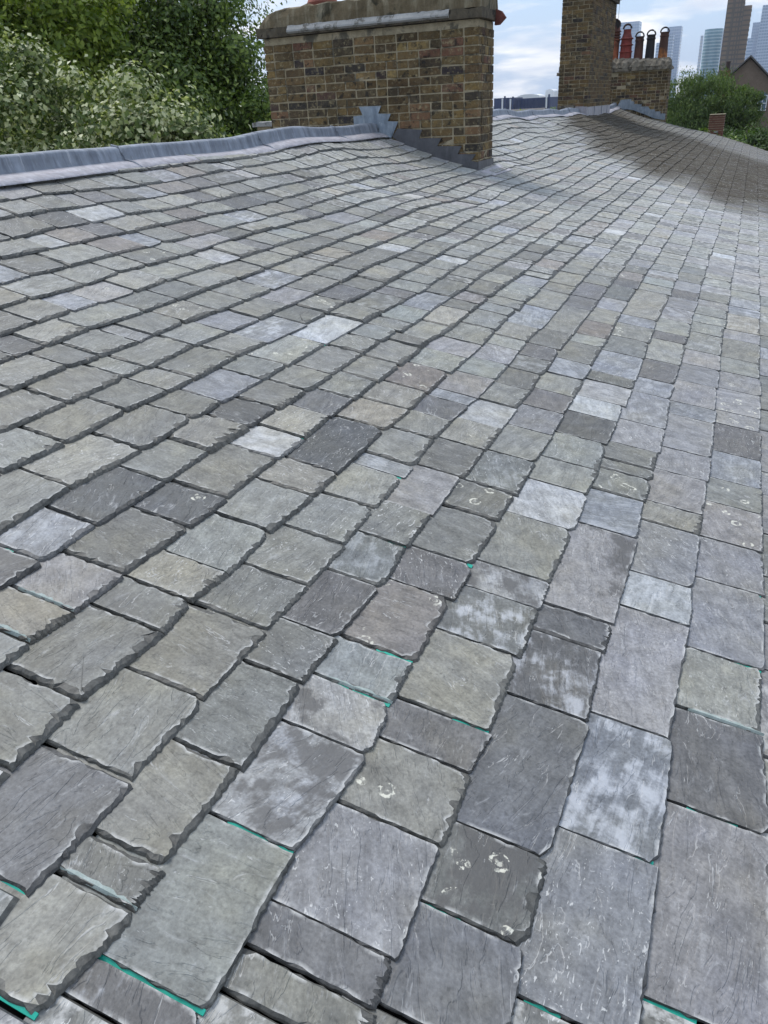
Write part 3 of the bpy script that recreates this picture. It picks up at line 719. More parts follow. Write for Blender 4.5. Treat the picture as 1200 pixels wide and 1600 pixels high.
# ------------------------------------------------------------------ chimney stacks
def brick_mesh(w_, h_, d_, i):
    b = .0035
    r = random.Random(i*17+3)
    V = []
    for z, e in ((0, b), (b, 0), (h_-b, 0), (h_, b)):
        for x, y in ((e, e), (w_-e, e), (w_-e, d_-e), (e, d_-e)):
            V.append((x + r.gauss(0, .0010), y + r.gauss(0, .0010), z + r.gauss(0, .0016)))
    F = [(3, 2, 1, 0), (12, 13, 14, 15)] + [(j*4+i_, j*4+(i_+1) % 4, (j+1)*4+(i_+1) % 4, (j+1)*4+i_) for j in range(3) for i_ in range(4)]
    me = bpy.data.meshes.new('brick'); me.from_pydata(V, [], F); me.materials.append(M_BRICK); return me
BRK = {}
def get_brick(w_, d_, i):
    key = (round(w_, 2), round(d_, 2), i)
    if key not in BRK: BRK[key] = brick_mesh(key[0], .0635, key[1], i)
    return BRK[key]
def brickwork(parent, x0, x1, y0, y1, z0, z1, faces, split=True, hide=None, joint=.0115, rough=0.0, prob=.5, salt=0):
    """real bricks in courses, bedded in a recessed mortar core; faces: 'S' (towards -Y), 'E' (+X), 'N', 'W'"""
    r = random.Random(int(x0*100)+salt)
    px, py, pz = parent.location
    mb = MB(); mb.box(x0+.0075, x1-.0075, y0+.0075, y1-.0075, z0, z1); mb.build('mortar_core', M_MORTAR, parent)
    rest = MB()
    z = z0; row = 0
    while z + .0635 <= z1 + .012:
        for f in faces:
            a0, a1 = (x0, x1) if f in 'SN' else (y0+.107, y1-.107)
            if f in 'SN' and 'E' in faces and row % 2: pass
            a = a0
            first = True
            while a < a1 - .03:
                ln = .215 if r.random() < prob else .1025
                if first and row % 2: ln = .1025 if f in 'SN' else .06
                first = False
                if a + ln > a1 - .045: ln = a1 - a
                if ln > .235: ln = ln/2 - joint/2
                pr = r.uniform(-.0015, .0035) + (r.uniform(-rough, 0) if r.random() < .3 else 0)
                dz = r.gauss(0, .0012)
                if f == 'S': lx, ly, lw, ld = a, y0-pr, ln, .10
                elif f == 'N': lx, ly, lw, ld = a, y1-.10+pr, ln, .10
                elif f == 'E': lx, ly, lw, ld = x1-.10+pr, a, .10, ln
                else: lx, ly, lw, ld = x0-pr, a, .10, ln
                if f == 'E': pr = pr*.6
                if not (hide and hide(f, a + ln/2, z + .03)):
                    if split and f in split:
                        o = bpy.data.objects.new('brick', get_brick(lw, ld, r.randrange(5)))
                        o.location = (lx-px, ly-py, z+dz-pz); link(o, parent)
                    else:
                        rest.box(lx, lx+lw, ly, ly+ld, z+dz, z+dz+.0635)
                a += ln + joint
        z += .0635 + joint; row += 1
    if rest.V: rest.build('brick_rest', M_BRICKS, parent, kind='stuff')
def bricks_joined():
    t = NT('stock_brick_joined', .9, .2)
    g = t.coords()
    geo = t.n.new('ShaderNodeNewGeometry'); r = geo.outputs['Random Per Island']
    base = t.ramp(r, (0, (.062, .050, .033)), (.17, (.145, .092, .040)), (.33, (.045, .040, .034)), (.45, (.18, .13, .062)), (.60, (.105, .066, .036)), (.72, (.155, .108, .048)), (.85, (.038, .034, .034)), (1, (.20, .15, .07)))
    n = t.noise(g, 20, 5, .65)
    c = t.mix(1.0, base, t.ramp(n, (.3, .65), (.7, 1.3)), 'MULTIPLY')
    return t.done(c, t.bump(n, .7, .006))
M_BRICKS = bricks_joined()

# --- first stack, astride the ridge
c1 = empty('chimney_stack', (-3.575, 8.24, -.6), 'broad brown brick chimney with stepped lead flashing, its cement cap cut by the top edge', 'chimney')
X0, X1, Y0, Y1 = C1
def hide1(f, a, z):
    x = a if f == 'S' else (X1 if f == 'E' else a)
    if f in 'SN': return z < float(np.interp(a, PXa, PZa)) - .12 if a > RX else z < float(np.interp(2*RX-a, PXa, PZa)) - .12
    return z < -.72
brickwork(c1, X0, X1, Y0, Y1, -1.075, .70, 'SENW', split='SE', hide=hide1, rough=.006, prob=.62)
mb = MB()
def rough_box(mb, x0, x1, y0, y1, z0, z1, nx=24, amp=.006, slope=0, r=R):
    """a long block with uneven arrises"""
    xs = np.linspace(x0, x1, nx); V = []
    for i, x in enumerate(xs):
        j = lambda a=amp: r.gauss(0, a)
        V += [(x, y0+j(), z0+j()*.4), (x, y0+slope+j(), z1+j()), (x, y1-slope+j(), z1+j()), (x, y1+j(), z0+j()*.4)]
    F = [(i*4+a, (i+1)*4+a, (i+1)*4+(a+1) % 4, i*4+(a+1) % 4) for i in range(nx-1) for a in range(4)]
    F += [(0, 1, 2, 3), tuple(4*(nx-1)+q for q in (3, 2, 1, 0))]
    mb.add(V, F)
rough_box(mb, X0-.045, X1+.045, Y0-.05, Y1+.05, .705, .785, 40, .0035); mb.build('oversailing_course', M_CAP, c1)
mb = MB()
# pale fillet run along the front of the oversailing course
xs = np.linspace(-4.395, -2.70, 34); V = []
for x in xs:
    j = R.gauss(0, .0015)
    zt = .792 + R.gauss(0, .002)
    V += [(x, Y0-.056+j, .722), (x, Y0-.082+j, .736), (x, Y0-.078+j, .752), (x, Y0-.060+j, .775), (x, Y0-.050+j, zt), (x, Y0-.03, zt), (x, Y0-.03, .722)]
F = [(i*7+a, (i+1)*7+a, (i+1)*7+(a+1) % 7, i*7+(a+1) % 7) for i in range(len(xs)-1) for a in range(7)] + [tuple(range(7)), tuple(7*(len(xs)-1)+q for q in range(6, -1, -1))]
mb.add(V, F); mb.build('white_fillet', M_FILLET, c1)
mb = MB()
xs = [X0-.01, X0+.03, X0+.09, X0+.17, X0+.28] + list(np.linspace(X0+.45, X1+.03, 26)); V = []
for i, x in enumerate(xs):
    top = [.83, .875, .915, .935, .945][i] if i < 5 else .958 + R.gauss(0, .006)
    j = lambda: R.gauss(0, .005)
    V += [(x, Y0-.035+j(), .786), (x, Y0-.03+j(), (.786+top)/2), (x, Y0-.012+j(), top-.012), (x, Y0+.03, top+j()), (x, Y1-.03, top+j()), (x, Y1+.03+j(), .786)]
n = len(xs); F = [(i*6+a, (i+1)*6+a, (i+1)*6+(a+1) % 6, i*6+(a+1) % 6) for i in range(n-1) for a in range(6)] + [tuple(range(6)), tuple(6*(n-1)+q for q in range(5, -1, -1))]
mb.add(V, F); mb.build('cement_cap', M_CEMENT, c1)
# a broken red tile jutting from the corner of the cap
mb = MB(); mb.add([(-2.39, 8.36, .665), (-2.34, 8.34, .665), (-2.285, 8.36, .72), (-2.33, 8.38, .775), (-2.39, 8.40, .80)] + [(x, y+.05, z) for x, y, z in [(-2.39, 8.36, .665), (-2.34, 8.34, .665), (-2.285, 8.36, .72), (-2.33, 8.38, .775), (-2.39, 8.40, .80)]],
                  [(0, 1, 2, 3, 4), (9, 8, 7, 6, 5)] + [(i, i+5, (i+1) % 5+5, (i+1) % 5) for i in range(5)])
M_TILE = stone_like('red_clay_tile', (.10, .035, .03), (.17, .06, .045), 14, .85, .4, .004)
mb.build('jutting_tile', M_TILE, c1)
def clay(name, a, b, soot=None, rough=.7, zlo=.0):
    t = NT(name, rough, .35)
    g = t.coords(); n = t.noise(g, 6, 5, .6, .4)
    c = t.ramp(n, (.3, a), (.7, b))
    if soot:
        z = t.sep(g)[2]
        f = t.math('MULTIPLY', t.step(t.math('ADD', n, t.math('MULTIPLY', z, soot[1])), .45, .75), soot[2])
        c = t.mix(f, c, soot[0])
    c = t.mix(1.0, c, t.ramp(t.noise(g, 50, 4), (.2, .8), (.8, 1.2)), 'MULTIPLY')
    return t.done(c, t.bump(n, .3, .006))
M_POT0 = clay('red_pot_clay', (.16, .05, .035), (.27, .085, .055))
pot = MB().lathe((-4.14, 8.24, .955), [(.15, 0), (.155, .03), (.14, .06), (.125, .3), (.12, .55), (.145, .57), (.145, .62), (.10, .62), (.10, .0)], 24)
p_ = pot.build('chimney_pot', M_POT0, c1, smooth=False)
# stepped cover flashing cut into the front face
step = [(-3.328, -.243), (-3.266, -.169), (-3.004, -.190), (-3.04, -.266), (-2.804, -.272), (-2.849, -.343), (-2.594, -.350), (-2.638, -.421), (-2.448, -.425), (-2.495, -.484), (-2.428, -.498), (-2.428, -.605), (-2.500, -.605), (-2.739, -.500), (-2.918, -.447), (-3.19, -.330)]
MB().prism(step, Y0-.010, Y0-.0045).build('step_flashing', M_LEADN, c1)
mb = MB(); mb.box(X1+.0045, X1+.010, Y0-.010, Y1+.02, -.66, -.492); mb.build('side_flashing', M_LEADN, c1)
mb = MB()   # lead soaker on the slates below the corner
a = [P(u, k)+Nrm(k)*h for u, k, h in ((7.90, -10.75, .012), (8.55, -10.75, .012), (8.55, -9.75, .014), (7.93, -9.85, .014))]
mb.add(a + [q-np.array((0, 0, .004)) for q in a], [(0, 3, 2, 1), (4, 5, 6, 7), (0, 1, 5, 4), (1, 2, 6, 5), (2, 3, 7, 6), (3, 0, 4, 7)]); mb.build('lead_soaker', M_LEADP, c1)
saddle = [(-3.677, .043), (-3.431, .040), (-3.469, -.028), (-3.331, -.036), (-3.368, -.100), (-3.255, -.108), (-3.339, -.262), (-3.43, -.235), (-3.547, -.20), (-3.74, -.21), (-3.745, -.041), (-3.640, -.035)]
M_SADDLE = lead_material('saddle_lead', (.17, .21, .25), (.26, .30, .34), (.13, .165, .21), .55, (.42, .46, .48))
MB().prism(saddle, Y0-.018, Y0-.0115).build('saddle_flashing', M_SADDLE, c1)
mb = MB(); mb.add([(-3.46, Y0-.03, -.195), (-3.335, Y0-.03, -.246), (-3.335, Y0-.16, -.242), (-3.40, Y0-.20, -.215), (-3.46, Y0-.16, -.19), (-3.47, Y0-.02, -.10), (-3.30, Y0-.02, -.15)],
                  [(0, 1, 2, 3, 4), (0, 5, 6, 1)]); mb.build('saddle_flashing', M_SADDLE, c1)

# --- second stack, tall and narrow, on the ridge further along
c2 = empty('chimney_stack', (-3.66, 20.6, -.5), 'tall square brick chimney rising out of frame beside the five clay pots', 'chimney')
def hide2(f, a, z): return z < -.45
brickwork(c2, -3.985, -3.352, 19.02, 22.18, -.52, 1.95, 'SENW', split='S', hide=hide2, prob=.8, salt=5)
mb = MB(); rough_box(mb, -4.03, -3.30, 18.97, 22.23, 1.955, 2.03, 12, .003); rough_box(mb, -4.07, -3.26, 18.93, 22.27, 2.032, 2.11, 12, .003); mb.build('oversailing_course', M_CAP, c2)
mb = MB(); mb.box(-3.343, -3.336, 19.0, 22.2, -.46, -.155); mb.build('lead_apron', M_LEADP, c2)
mb = MB()
for q in (19.9, 20.9, 21.7): mb.box(-3.3355, -3.3285, q, q+.05, -.46, -.155)
mb.build('lead_clip', M_LEAD, c2, kind='stuff')
MB().prism([(-3.70, -.135), (-3.45, -.135), (-3.33, -.15), (-3.34, -.32), (-3.40, -.36), (-3.50, -.28), (-3.55, -.20)], 18.985, 18.992).build('step_flashing', M_LEADP, c2)
mb = MB(); mb.box(-3.93, -3.60, 18.85, 19.01, -.16, -.10); mb.build('cement_haunch', M_RUBBLE, c2)

# --- third stack at the far gable with five pots
c3 = empty('chimney_stack', (-3.7, 24.75, -.9), 'low brick chimney at the far gable carrying five clay pots', 'chimney')
def hide3(f, a, z): return z < (float(np.interp(a, PXa, PZa)) - .12 if a > RX else -.5) if f in 'SN' else False
brickwork(c3, -5.1, -2.215, 24.38, 25.12, -.85, .60, 'SENW', split='S', hide=hide3, rough=.01, prob=.45, salt=9)
mb = MB(); rough_box(mb, -5.16, -2.17, 24.32, 25.18, .60, .685, 50, .012); mb.build('oversailing_course', M_RUBBLE, c3)
mb = MB()
xs = np.linspace(-5.12, -2.22, 60); V = []
for i, x in enumerate(xs):
    top = .90 + .03*math.sin(x*3.1) + R.gauss(0, .012)
    if i in (0, 59): top -= .07
    V += [(x, 24.35+R.gauss(0, .012), .688), (x, 24.40+R.gauss(0, .02), .80+R.gauss(0, .02)), (x, 24.56, top), (x, 24.95, top), (x, 25.14, .688)]
n = len(xs); F = [(i*5+a, (i+1)*5+a, (i+1)*5+(a+1) % 5, i*5+(a+1) % 5) for i in range(n-1) for a in range(5)] + [tuple(range(5)), tuple(5*(n-1)+q for q in range(4, -1, -1))]
mb.add(V, F); mb.build('cement_cap', M_RUBBLE, c3)
fl3 = [(-3.463, -.214), (-3.379, -.062), (-3.10, -.060), (-3.122, -.102), (-3.021, -.128), (-3.03, -.183), (-2.819, -.203), (-2.842, -.252), (-2.647, -.262), (-2.60, -.335), (-2.472, -.338), (-2.46, -.388), (-2.318, -.388), (-2.326, -.439), (-2.19, -.450), (-2.19, -.60), (-2.45, -.56), (-2.70, -.455), (-3.037, -.33), (-3.19, -.30), (-3.538, -.327), (-3.547, -.223)]
MB().prism(fl3, 24.355, 24.374).build('step_flashing', M_SADDLE, c3)
YP = 24.76
def hoop(mb, c, r, y, tk=.022):
    mb.tube([(c[0]+r*math.cos(a), y, c[2]+r*math.sin(a)) for a in np.linspace(0, math.pi, 13)], tk, 6)
def pot_thing(x, z0, mat, label):
    o = empty('chimney_pot', (x, YP, z0), label, 'chimney pot', 'clay pots on the low far chimney')
    return o
M_PA = clay('pot_orange_red', (.27, .075, .035), (.42, .14, .06), ((.035, .02, .018), .35, .9))
M_PB = clay('pot_oxblood', (.18, .032, .026), (.27, .052, .036), ((.03, .015, .015), .15, .7))
M_PC = clay('pot_brown', (.08, .036, .026), (.17, .06, .038), ((.02, .017, .017), .4, .8))
M_PD = clay('pot_soot', (.016, .015, .018), (.035, .03, .032))
M_PE = clay('pot_half_orange', (.36, .13, .035), (.50, .20, .06), ((.05, .026, .022), 1.2, .95))
M_IN = clay('pot_inside', (.012, .010, .010), (.02, .016, .014))
def lean(o, d): o.rotation_euler = (0, d, 0)
# tall louvred pot
o = pot_thing(-3.72, .87, M_PA, 'tall orange red louvred pot with hooded top, touching the tall square chimney')
b = MB().lathe((-3.72, YP, .87), [(.125, 0), (.12, .03), (.118, .40), (.125, .44), (.128, .47)], 24)
b.build('pot_body', M_PA, o, smooth=True)
b = MB()
for i in range(4): b.lathe((-3.72, YP, .87+.47+.065*i), [(.118, 0), (.142, .012), (.142, .032), (.114, .055), (.114, .065)], 24)
b.build('louvre_ring', M_PA, o)
b = MB().lathe((-3.72, YP, 1.60), [(.116, 0), (.108, .03), (.100, .10), (.102, .14)], 24)
b.build('pot_neck', M_PA, o)
b = MB()
b.tube([(-3.72, YP-.10, 1.725), (-3.72, YP+.12, 1.725)], .112, 20); b.build('hood', M_IN, o)
b = MB(); hoop(b, (-3.72, 0, 1.728), .108, YP-.105, .018); b.build('hood_rim', M_PC, o)
# oxblood pot with shelves
o = pot_thing(-3.415, .86, M_PB, 'dark oxblood pot ringed by three flat ledges under an open hoop')
b = MB().lathe((-3.415, YP, .86), [(.162, 0), (.155, .18), (.158, .19), (.158, .22), (.148, .24), (.145, .34), (.156, .35), (.156, .38), (.142, .40), (.140, .49), (.150, .50), (.150, .53), (.130, .55), (.100, .64), (.098, .72), (.106, .73)], 26)
b.build('pot_body', M_PB, o)
b = MB()
for zz_ in (.19, .35, .50): b.lathe((-3.415, YP, .86+zz_), [(.15, 0), (.172, .006), (.172, .028), (.15, .034)], 26)
b.build('pot_ledge', M_PB, o)
b = MB(); hoop(b, (-3.415, 0, .86+.74), .102, YP-.03, .026); b.build('pot_hoop', M_PC, o)
# three slender pots
for x, z0, h_, m, lb in ((-3.08, .86, .53, M_PC, 'slim brown pot with open hoop, beside the sooty black pot'), (-2.79, .87, .54, M_PD, 'slim soot black pot with open hoop'), (-2.455, .875, .57, M_PE, 'slim pot stained black over orange at the end of the row')):
    o = pot_thing(x, z0, m, lb)
    b = MB().lathe((x, YP, z0), [(.122, 0), (.118, .03), (.113, .20), (.106, h_-.12), (.104, h_-.10), (.118, h_-.09), (.118, h_-.06), (.104, h_-.05), (.108, h_-.01), (.118, h_), (.118, h_+.015), (.09, h_+.015), (.09, h_-.1)], 24)
    b.build('pot_body', m, o)
    b = MB(); hoop(b, (x, 0, z0+h_+.01), .106, YP-.03, .02); b.build('pot_hoop', M_IN, o)
# aerial cable above the tall pot
cb = MB().tube([(-3.70, 24.9, 1.86), (-3.69, 24.9, 2.5), (-3.66, 24.9, 3.2)], .006, 5).build('aerial_rod', M_LEADP, None)
tag(cb, 'thin pale aerial rod standing up behind the hooded pot', 'aerial')

# --- low parapet pier beyond the ridge, left of the first stack
pr = empty('parapet_pier', (-4.95, 8.35, -.5), 'low brick pier with pale capping tucked behind the broad chimney', 'pier')
brickwork(pr, -5.08, -4.76, 8.25, 8.75, -.95, -.10, 'SE', split='SE', salt=3)
mb = MB(); rough_box(mb, -5.11, -4.76, 8.22, 8.78, -.097, -.05, 6, .004); mb.build('pier_capping', M_FILLET, pr)

# ------------------------------------------------------------------ ground and far city
M_GROUND = stone_like('ground', (.045, .05, .04), (.09, .09, .075), .05, .95, .1, .02, (.04, .06, .025), patchscale=.02)
g_ = mesh('ground', [(-3000, -400, -9), (3000, -400, -9), (3000, 4000, -9), (-3000, 4000, -9)], [(0, 1, 2, 3)], M_GROUND); g_['kind'] = 'structure'
def flat_mat(name, a, b=None, rough=.8, scale=1.0, spec=.3, dist=.02):
    return stone_like(name, a, b or tuple(q*1.25 for q in a), scale, rough, .2, dist, spec=spec)
def glass_mat(name, c, rough=.15, spec=.6):
    t = NT(name, rough, spec); g = t.coords()
    return t.done(t.mix(t.noise(g, .08, 4), c, tuple(q*1.35 for q in c)))
def tower(name, label, x0, x1, y, depth, ztop, floors_h, m_wall, m_band, mull=0, cat='tower', taper=0, round_=False, m_m=None, group=None, base=-9):
    t = empty(name, ((x0+x1)/2, y, base), label, cat, group)
    cx, hw = (x0+x1)/2, (x1-x0)/2
    def ringpts(z, grow=0):
        if round_:
            return [(cx+(hw+grow)*math.cos(2*math.pi*i/28), y+depth/2+(depth/2+grow)*math.sin(2*math.pi*i/28), z) for i in range(28)]
        return [(x0-grow, y-grow, z), (x1+grow, y-grow, z), (x1+grow, y+depth+grow, z), (x0-grow, y+depth+grow, z)]
    def slab(mb, z0, z1, grow=0):
        a, b = ringpts(z0, grow), ringpts(z1, grow); n = len(a)
        mb.add(a+b, [tuple(range(n-1, -1, -1)), tuple(range(n, 2*n))] + [(i, (i+1) % n, (i+1) % n+n, i+n) for i in range(n)])
    mb = MB(); slab(mb, base, ztop); mb.build('wall', m_wall, t)
    z = base + floors_h; b2 = MB()
    while z < ztop - floors_h*.4:
        slab(b2, z, z+floors_h*.38, .25); z += floors_h
    b2.build('floor_bands', m_band, t, kind='stuff')
    if mull:
        b3 = MB()
        for i in range(mull+1):
            x = x0 + (x1-x0)*i/mull
            b3.box(x-.25, x+.25, y-.55, y-.1, base, ztop)
        b3.build('mullions', m_m or m_band, t, kind='stuff')
    return t
M_CONC = flat_mat('brown_concrete', (.17, .11, .065), (.21, .14, .085), .9, .2)
M_CONCD = flat_mat('brown_concrete_bands', (.07, .052, .038), (.10, .075, .055), .9, .2)
tb = tower('residential_tower', 'tall brown concrete tower block with ribbed storeys beyond the gable', -28.4, -17.3, 700, 14, 78, 2.9, M_CONC, M_CONCD, 3)
mb = MB(); mb.box(-24.2, -23.1, 699.2, 700, -9, 78); mb.box(-19.6, -18.6, 699.2, 700, -9, 78); mb.build('rib', M_CONCD, tb, kind='stuff')
mb = MB(); mb.box(-17.2, -12.2, 703, 713, -9, 53.5); mb.build('service_wing', M_CONC, tb)
mb = MB()
for i in range(20): mb.box(-17.3, -12.0, 702.7, 713.3, -7+3*i, -6+3*i)
mb.build('wing_bands', M_CONCD, tb, kind='stuff')
M_TEALG = glass_mat('teal_glass', (.05, .17, .23)); M_TEALB = flat_mat('teal_bands', (.22, .36, .42), (.28, .42, .48), .5, .2)
tower('round_tower', 'rounded teal glass tower left of the brown tower block', -72, -50.0, 1200, 24, 70, 3.6, M_TEALG, M_TEALB, 0, round_=True)
M_BG = glass_mat('blue_glass', (.25, .34, .48)); M_BB = flat_mat('pale_bands', (.40, .48, .60), (.46, .54, .66), .5, .2)
M_BG2 = glass_mat('blue_glass_dark', (.16, .25, .38))
M_WT = flat_mat('white_tower', (.55, .58, .62), (.62, .65, .68), .6, .2)
G_ = 'glass office towers on the horizon'
tower('office_tower', 'pale blue slab tower seen through the oxblood pot gap', -219, -189.5, 1500, 30, 106.5, 4, M_BG, M_BB, 8, group=G_)
tower('office_tower', 'pale blue tower right beside the last orange pot', -145.5, -124.5, 1500, 26, 94.8, 4, M_BG, M_BB, 6, group=G_)
tower('office_tower', 'darker lower blue tower in front of the pale one beside the last pot', -143, -130, 1440, 20, 82, 4, M_BG2, M_BB, 5, group=G_)
tower('office_tower', 'small dark blue tower between the black pot and the orange pot', -160, -153.5, 1500, 14, 74, 4, M_BG2, M_BB, 0, group=G_)
tower('office_tower', 'white edged slim tower against the round teal tower', -74.6, -72.2, 1190, 10, 63, 3.5, M_WT, M_BB, 0, group=G_)
tower('office_tower', 'white balconied tower between teal and brown towers', -49.8, -47.6, 1190, 10, 66, 3.5, M_WT, M_BB, 0, group=G_)
tower('office_tower', 'blue tower with stepped top beyond the gabled house', -20.8, -11.2, 1500, 20, 91, 4, M_BG, M_BB, 4, group=G_)
tower('office_tower', 'tallest blue glass tower beyond the gabled house at the picture edge', -10.6, 14, 1480, 22, 111, 4, M_BG2, M_BB, 7, group=G_)
tower('office_tower', 'low grey blue block just right of the brown tower', -23.5, -16.9, 1400, 12, 66, 4, M_BG2, M_BB, 0, group=G_)

# gabled house
M_RB = flat_mat('pinkish_brick', (.15, .112, .085), (.19, .145, .11), .9, 1.2)
M_RT = flat_mat('slate_grey_roof', (.09, .085, .085), (.12, .115, .11), .8, 2)
M_WH = flat_mat('white_paint', (.70, .72, .74), (.8, .8, .8), .5, 3)
M_WG = glass_mat('window_glass', (.10, .14, .18), .1)
gh = empty('gabled_house', (-.8, 78, -9), 'brown brick house with pointed gable and white arched windows', 'house')
mb = MB(); mb.prism([(-2.7, -9), (1.6, -9), (1.6, -.1), (-.86, 2.18), (-2.7, .55)], 75.0, 86.0); mb.build('wall', M_RB, gh)
mb = MB()
for (xa, za), (xb, zb) in (((-3.0, .34), (-.86, 2.27)), ((-.86, 2.27), (1.9, -.3))):
    mb.add([(xa, 74.7, za), (xb, 74.7, zb), (xb, 86.2, zb), (xa, 86.2, za), (xa, 74.7, za+.14), (xb, 74.7, zb+.14), (xb, 86.2, zb+.14), (xa, 86.2, za+.14)], [(0, 3, 2, 1), (4, 5, 6, 7), (0, 1, 5, 4), (2, 3, 7, 6), (1, 2, 6, 5), (3, 0, 4, 7)])
mb.build('roof', M_RT, gh)
for x in (-.72, .45):
    n = 10; arch = [(x-.33, -1.5), (x+.33, -1.5)] + [(x+.33*math.cos(a), -.45+.25*math.sin(a)) for a in np.linspace(0, math.pi, n)]
    wnd = MB().prism(arch, 74.93, 74.99).build('window', M_WG, gh, loc=(x, 75, -1))
    fr = MB()
    for xx in (x-.33, x-.02, x+.30): fr.box(xx, xx+.05, 74.86, 74.92, -1.5, -.42)
    for zq in (-1.5, -1.0, -.48): fr.box(x-.33, x+.35, 74.85, 74.915, zq, zq+.05)
    f_ = fr.build('window_frame', M_WH, gh)
# small chimneys among the trees
M_RC = flat_mat('red_brick_far', (.11, .05, .035), (.17, .075, .05), .9, 6)
sx = empty('brick_stub', (-1.36, 38, -9), 'squat red brick chimney sunk in the tree foliage', 'chimney')
mb = MB(); mb.box(-1.66, -1.08, 38, 38.7, -9, -.86)
mb.build('shaft', M_RC, sx)
mb = MB()
for i in range(8): mb.box(-1.675, -1.065, 37.985, 38.715, -1.42+i*.085, -1.41+i*.085)
mb.build('mortar_joints', M_MORTAR, sx, kind='stuff')
mb = MB(); mb.box(-1.42, -1.26, 37.9, 38.0, -1.49, -1.44); mb.build('white_ledge', M_FILLET, sx)
sx = empty('brick_stub', (-2.25, 68, -9), 'orange brick chimney with dark pot in front of the brown tower', 'chimney')
mb = MB(); mb.box(-2.62, -1.98, 68, 68.7, -9, 1.33); mb.build('shaft', M_RC, sx)
MB().lathe((-2.2, 68.3, 1.33), [(.18, 0), (.15, .1), (.14, .5), (.17, .55)], 12).build('pot', M_PC, sx)

# buildings seen between the stacks
M_NAVY = flat_mat('navy_cladding', (.018, .035, .10), (.03, .05, .13), .6, .3)
wh = empty('warehouse', (-75, 302, -9), 'long navy clad hall with white posts between the two brick chimneys', 'hall')
mb = MB(); mb.box(-85.5, -80.2, 300, 320, -9, 1.75); mb.box(-77.6, -66.0, 300, 320, -9, 1.25); mb.build('hall_body', M_NAVY, wh)
mb = MB()
for x in np.arange(-77.3, -66.2, 1.1): mb.box(x, x+.22, 299.6, 299.95, -9, 1.1)
mb.build('cladding_ribs', M_NAVY, wh, kind='stuff')
for x, zt in ((-81.5, 2.3), (-78.6, 2.0), (-65.9, 2.1)):
    mb = MB(); mb.box(x, x+.55, 298.5, 299, -9, zt); mb.build('mast', M_NAVY, wh)
    mb = MB(); mb.box(x-.85, x-.35, 298.6, 299.1, -9, zt-.7); mb.build('white_post', M_WH, wh)
for x0, x1, y, zt, nm, lb in ((-87, -82.5, 420, 4.3, 'white_hall', 'white tent topped hall behind the navy building, next to the broad chimney'), (-108, -97, 420, 3.6, 'white_hall', 'low white hall with reddish roof line behind the navy building'), (-96.5, -92.5, 430, 5.3, 'silo_block', 'cream domed block on the skyline between the chimneys')):
    t = empty(nm, ((x0+x1)/2, y, -9), lb, 'building')
    mb = MB(); mb.box(x0, x1, y, y+12, -9, zt-1.2); mb.build('wall', M_WH, t)
    mb = MB(); cx = (x0+x1)/2; hw = (x1-x0)/2
    mb.prism([(cx+hw*math.cos(a), zt-1.19+1.1*math.sin(a)) for a in np.linspace(0, math.pi, 9)], y, y+12); mb.build('roof', M_WH, t)
th = empty('terrace_roofs', (-17, 66, -9), 'grey slated house roof just showing over the lead ridge', 'house')
mb = MB(); mb.box(-18.3, -15.3, 66, 72, -9, -1.2); mb.build('wall', M_RC, th)
mb = MB(); mb.add([(-18.6, 65.8, -1.2), (-15.0, 65.8, -1.2), (-15.4, 69, -.45), (-18.2, 69, -.45), (-18.6, 72.2, -1.2), (-15, 72.2, -1.2)], [(0, 1, 2, 3), (3, 2, 5, 4), (0, 3, 4), (1, 5, 2), (0, 4, 5, 1)]); mb.build('roof', M_RT, th)

# ------------------------------------------------------------------ trees
def leaf_mat(name, cols, rough=.5, trans=.3):
    t = NT(name, rough, .35)
    geo = t.n.new('ShaderNodeNewGeometry'); r = geo.outputs['Random Per Island']
    n = t.noise(t.coords(), 1.3, 3)
    c = t.ramp(t.math('ADD', t.math('MULTIPLY', r, .75), t.math('MULTIPLY', t.math('SUBTRACT', n, .375), 1.0)), *cols)
    t.set(t.b.inputs['Base Color'], c)
    tr = t.n.new('ShaderNodeBsdfTranslucent'); mxs = t.n.new('ShaderNodeMixShader'); mxs.inputs[0].default_value = trans
    t.set(tr.inputs['Color'], t.mix(1.0, c, (1.3, 1.5, .6), 'MULTIPLY'))
    t.l.new(t.b.outputs[0], mxs.inputs[1]); t.l.new(tr.outputs[0], mxs.inputs[2])
    t.l.new(mxs.outputs[0], t.n['Material Output'].inputs[0])
    return t.m
M_BARK = stone_like('bark', (.05, .04, .03), (.10, .085, .065), 8, .95, .8, .02)
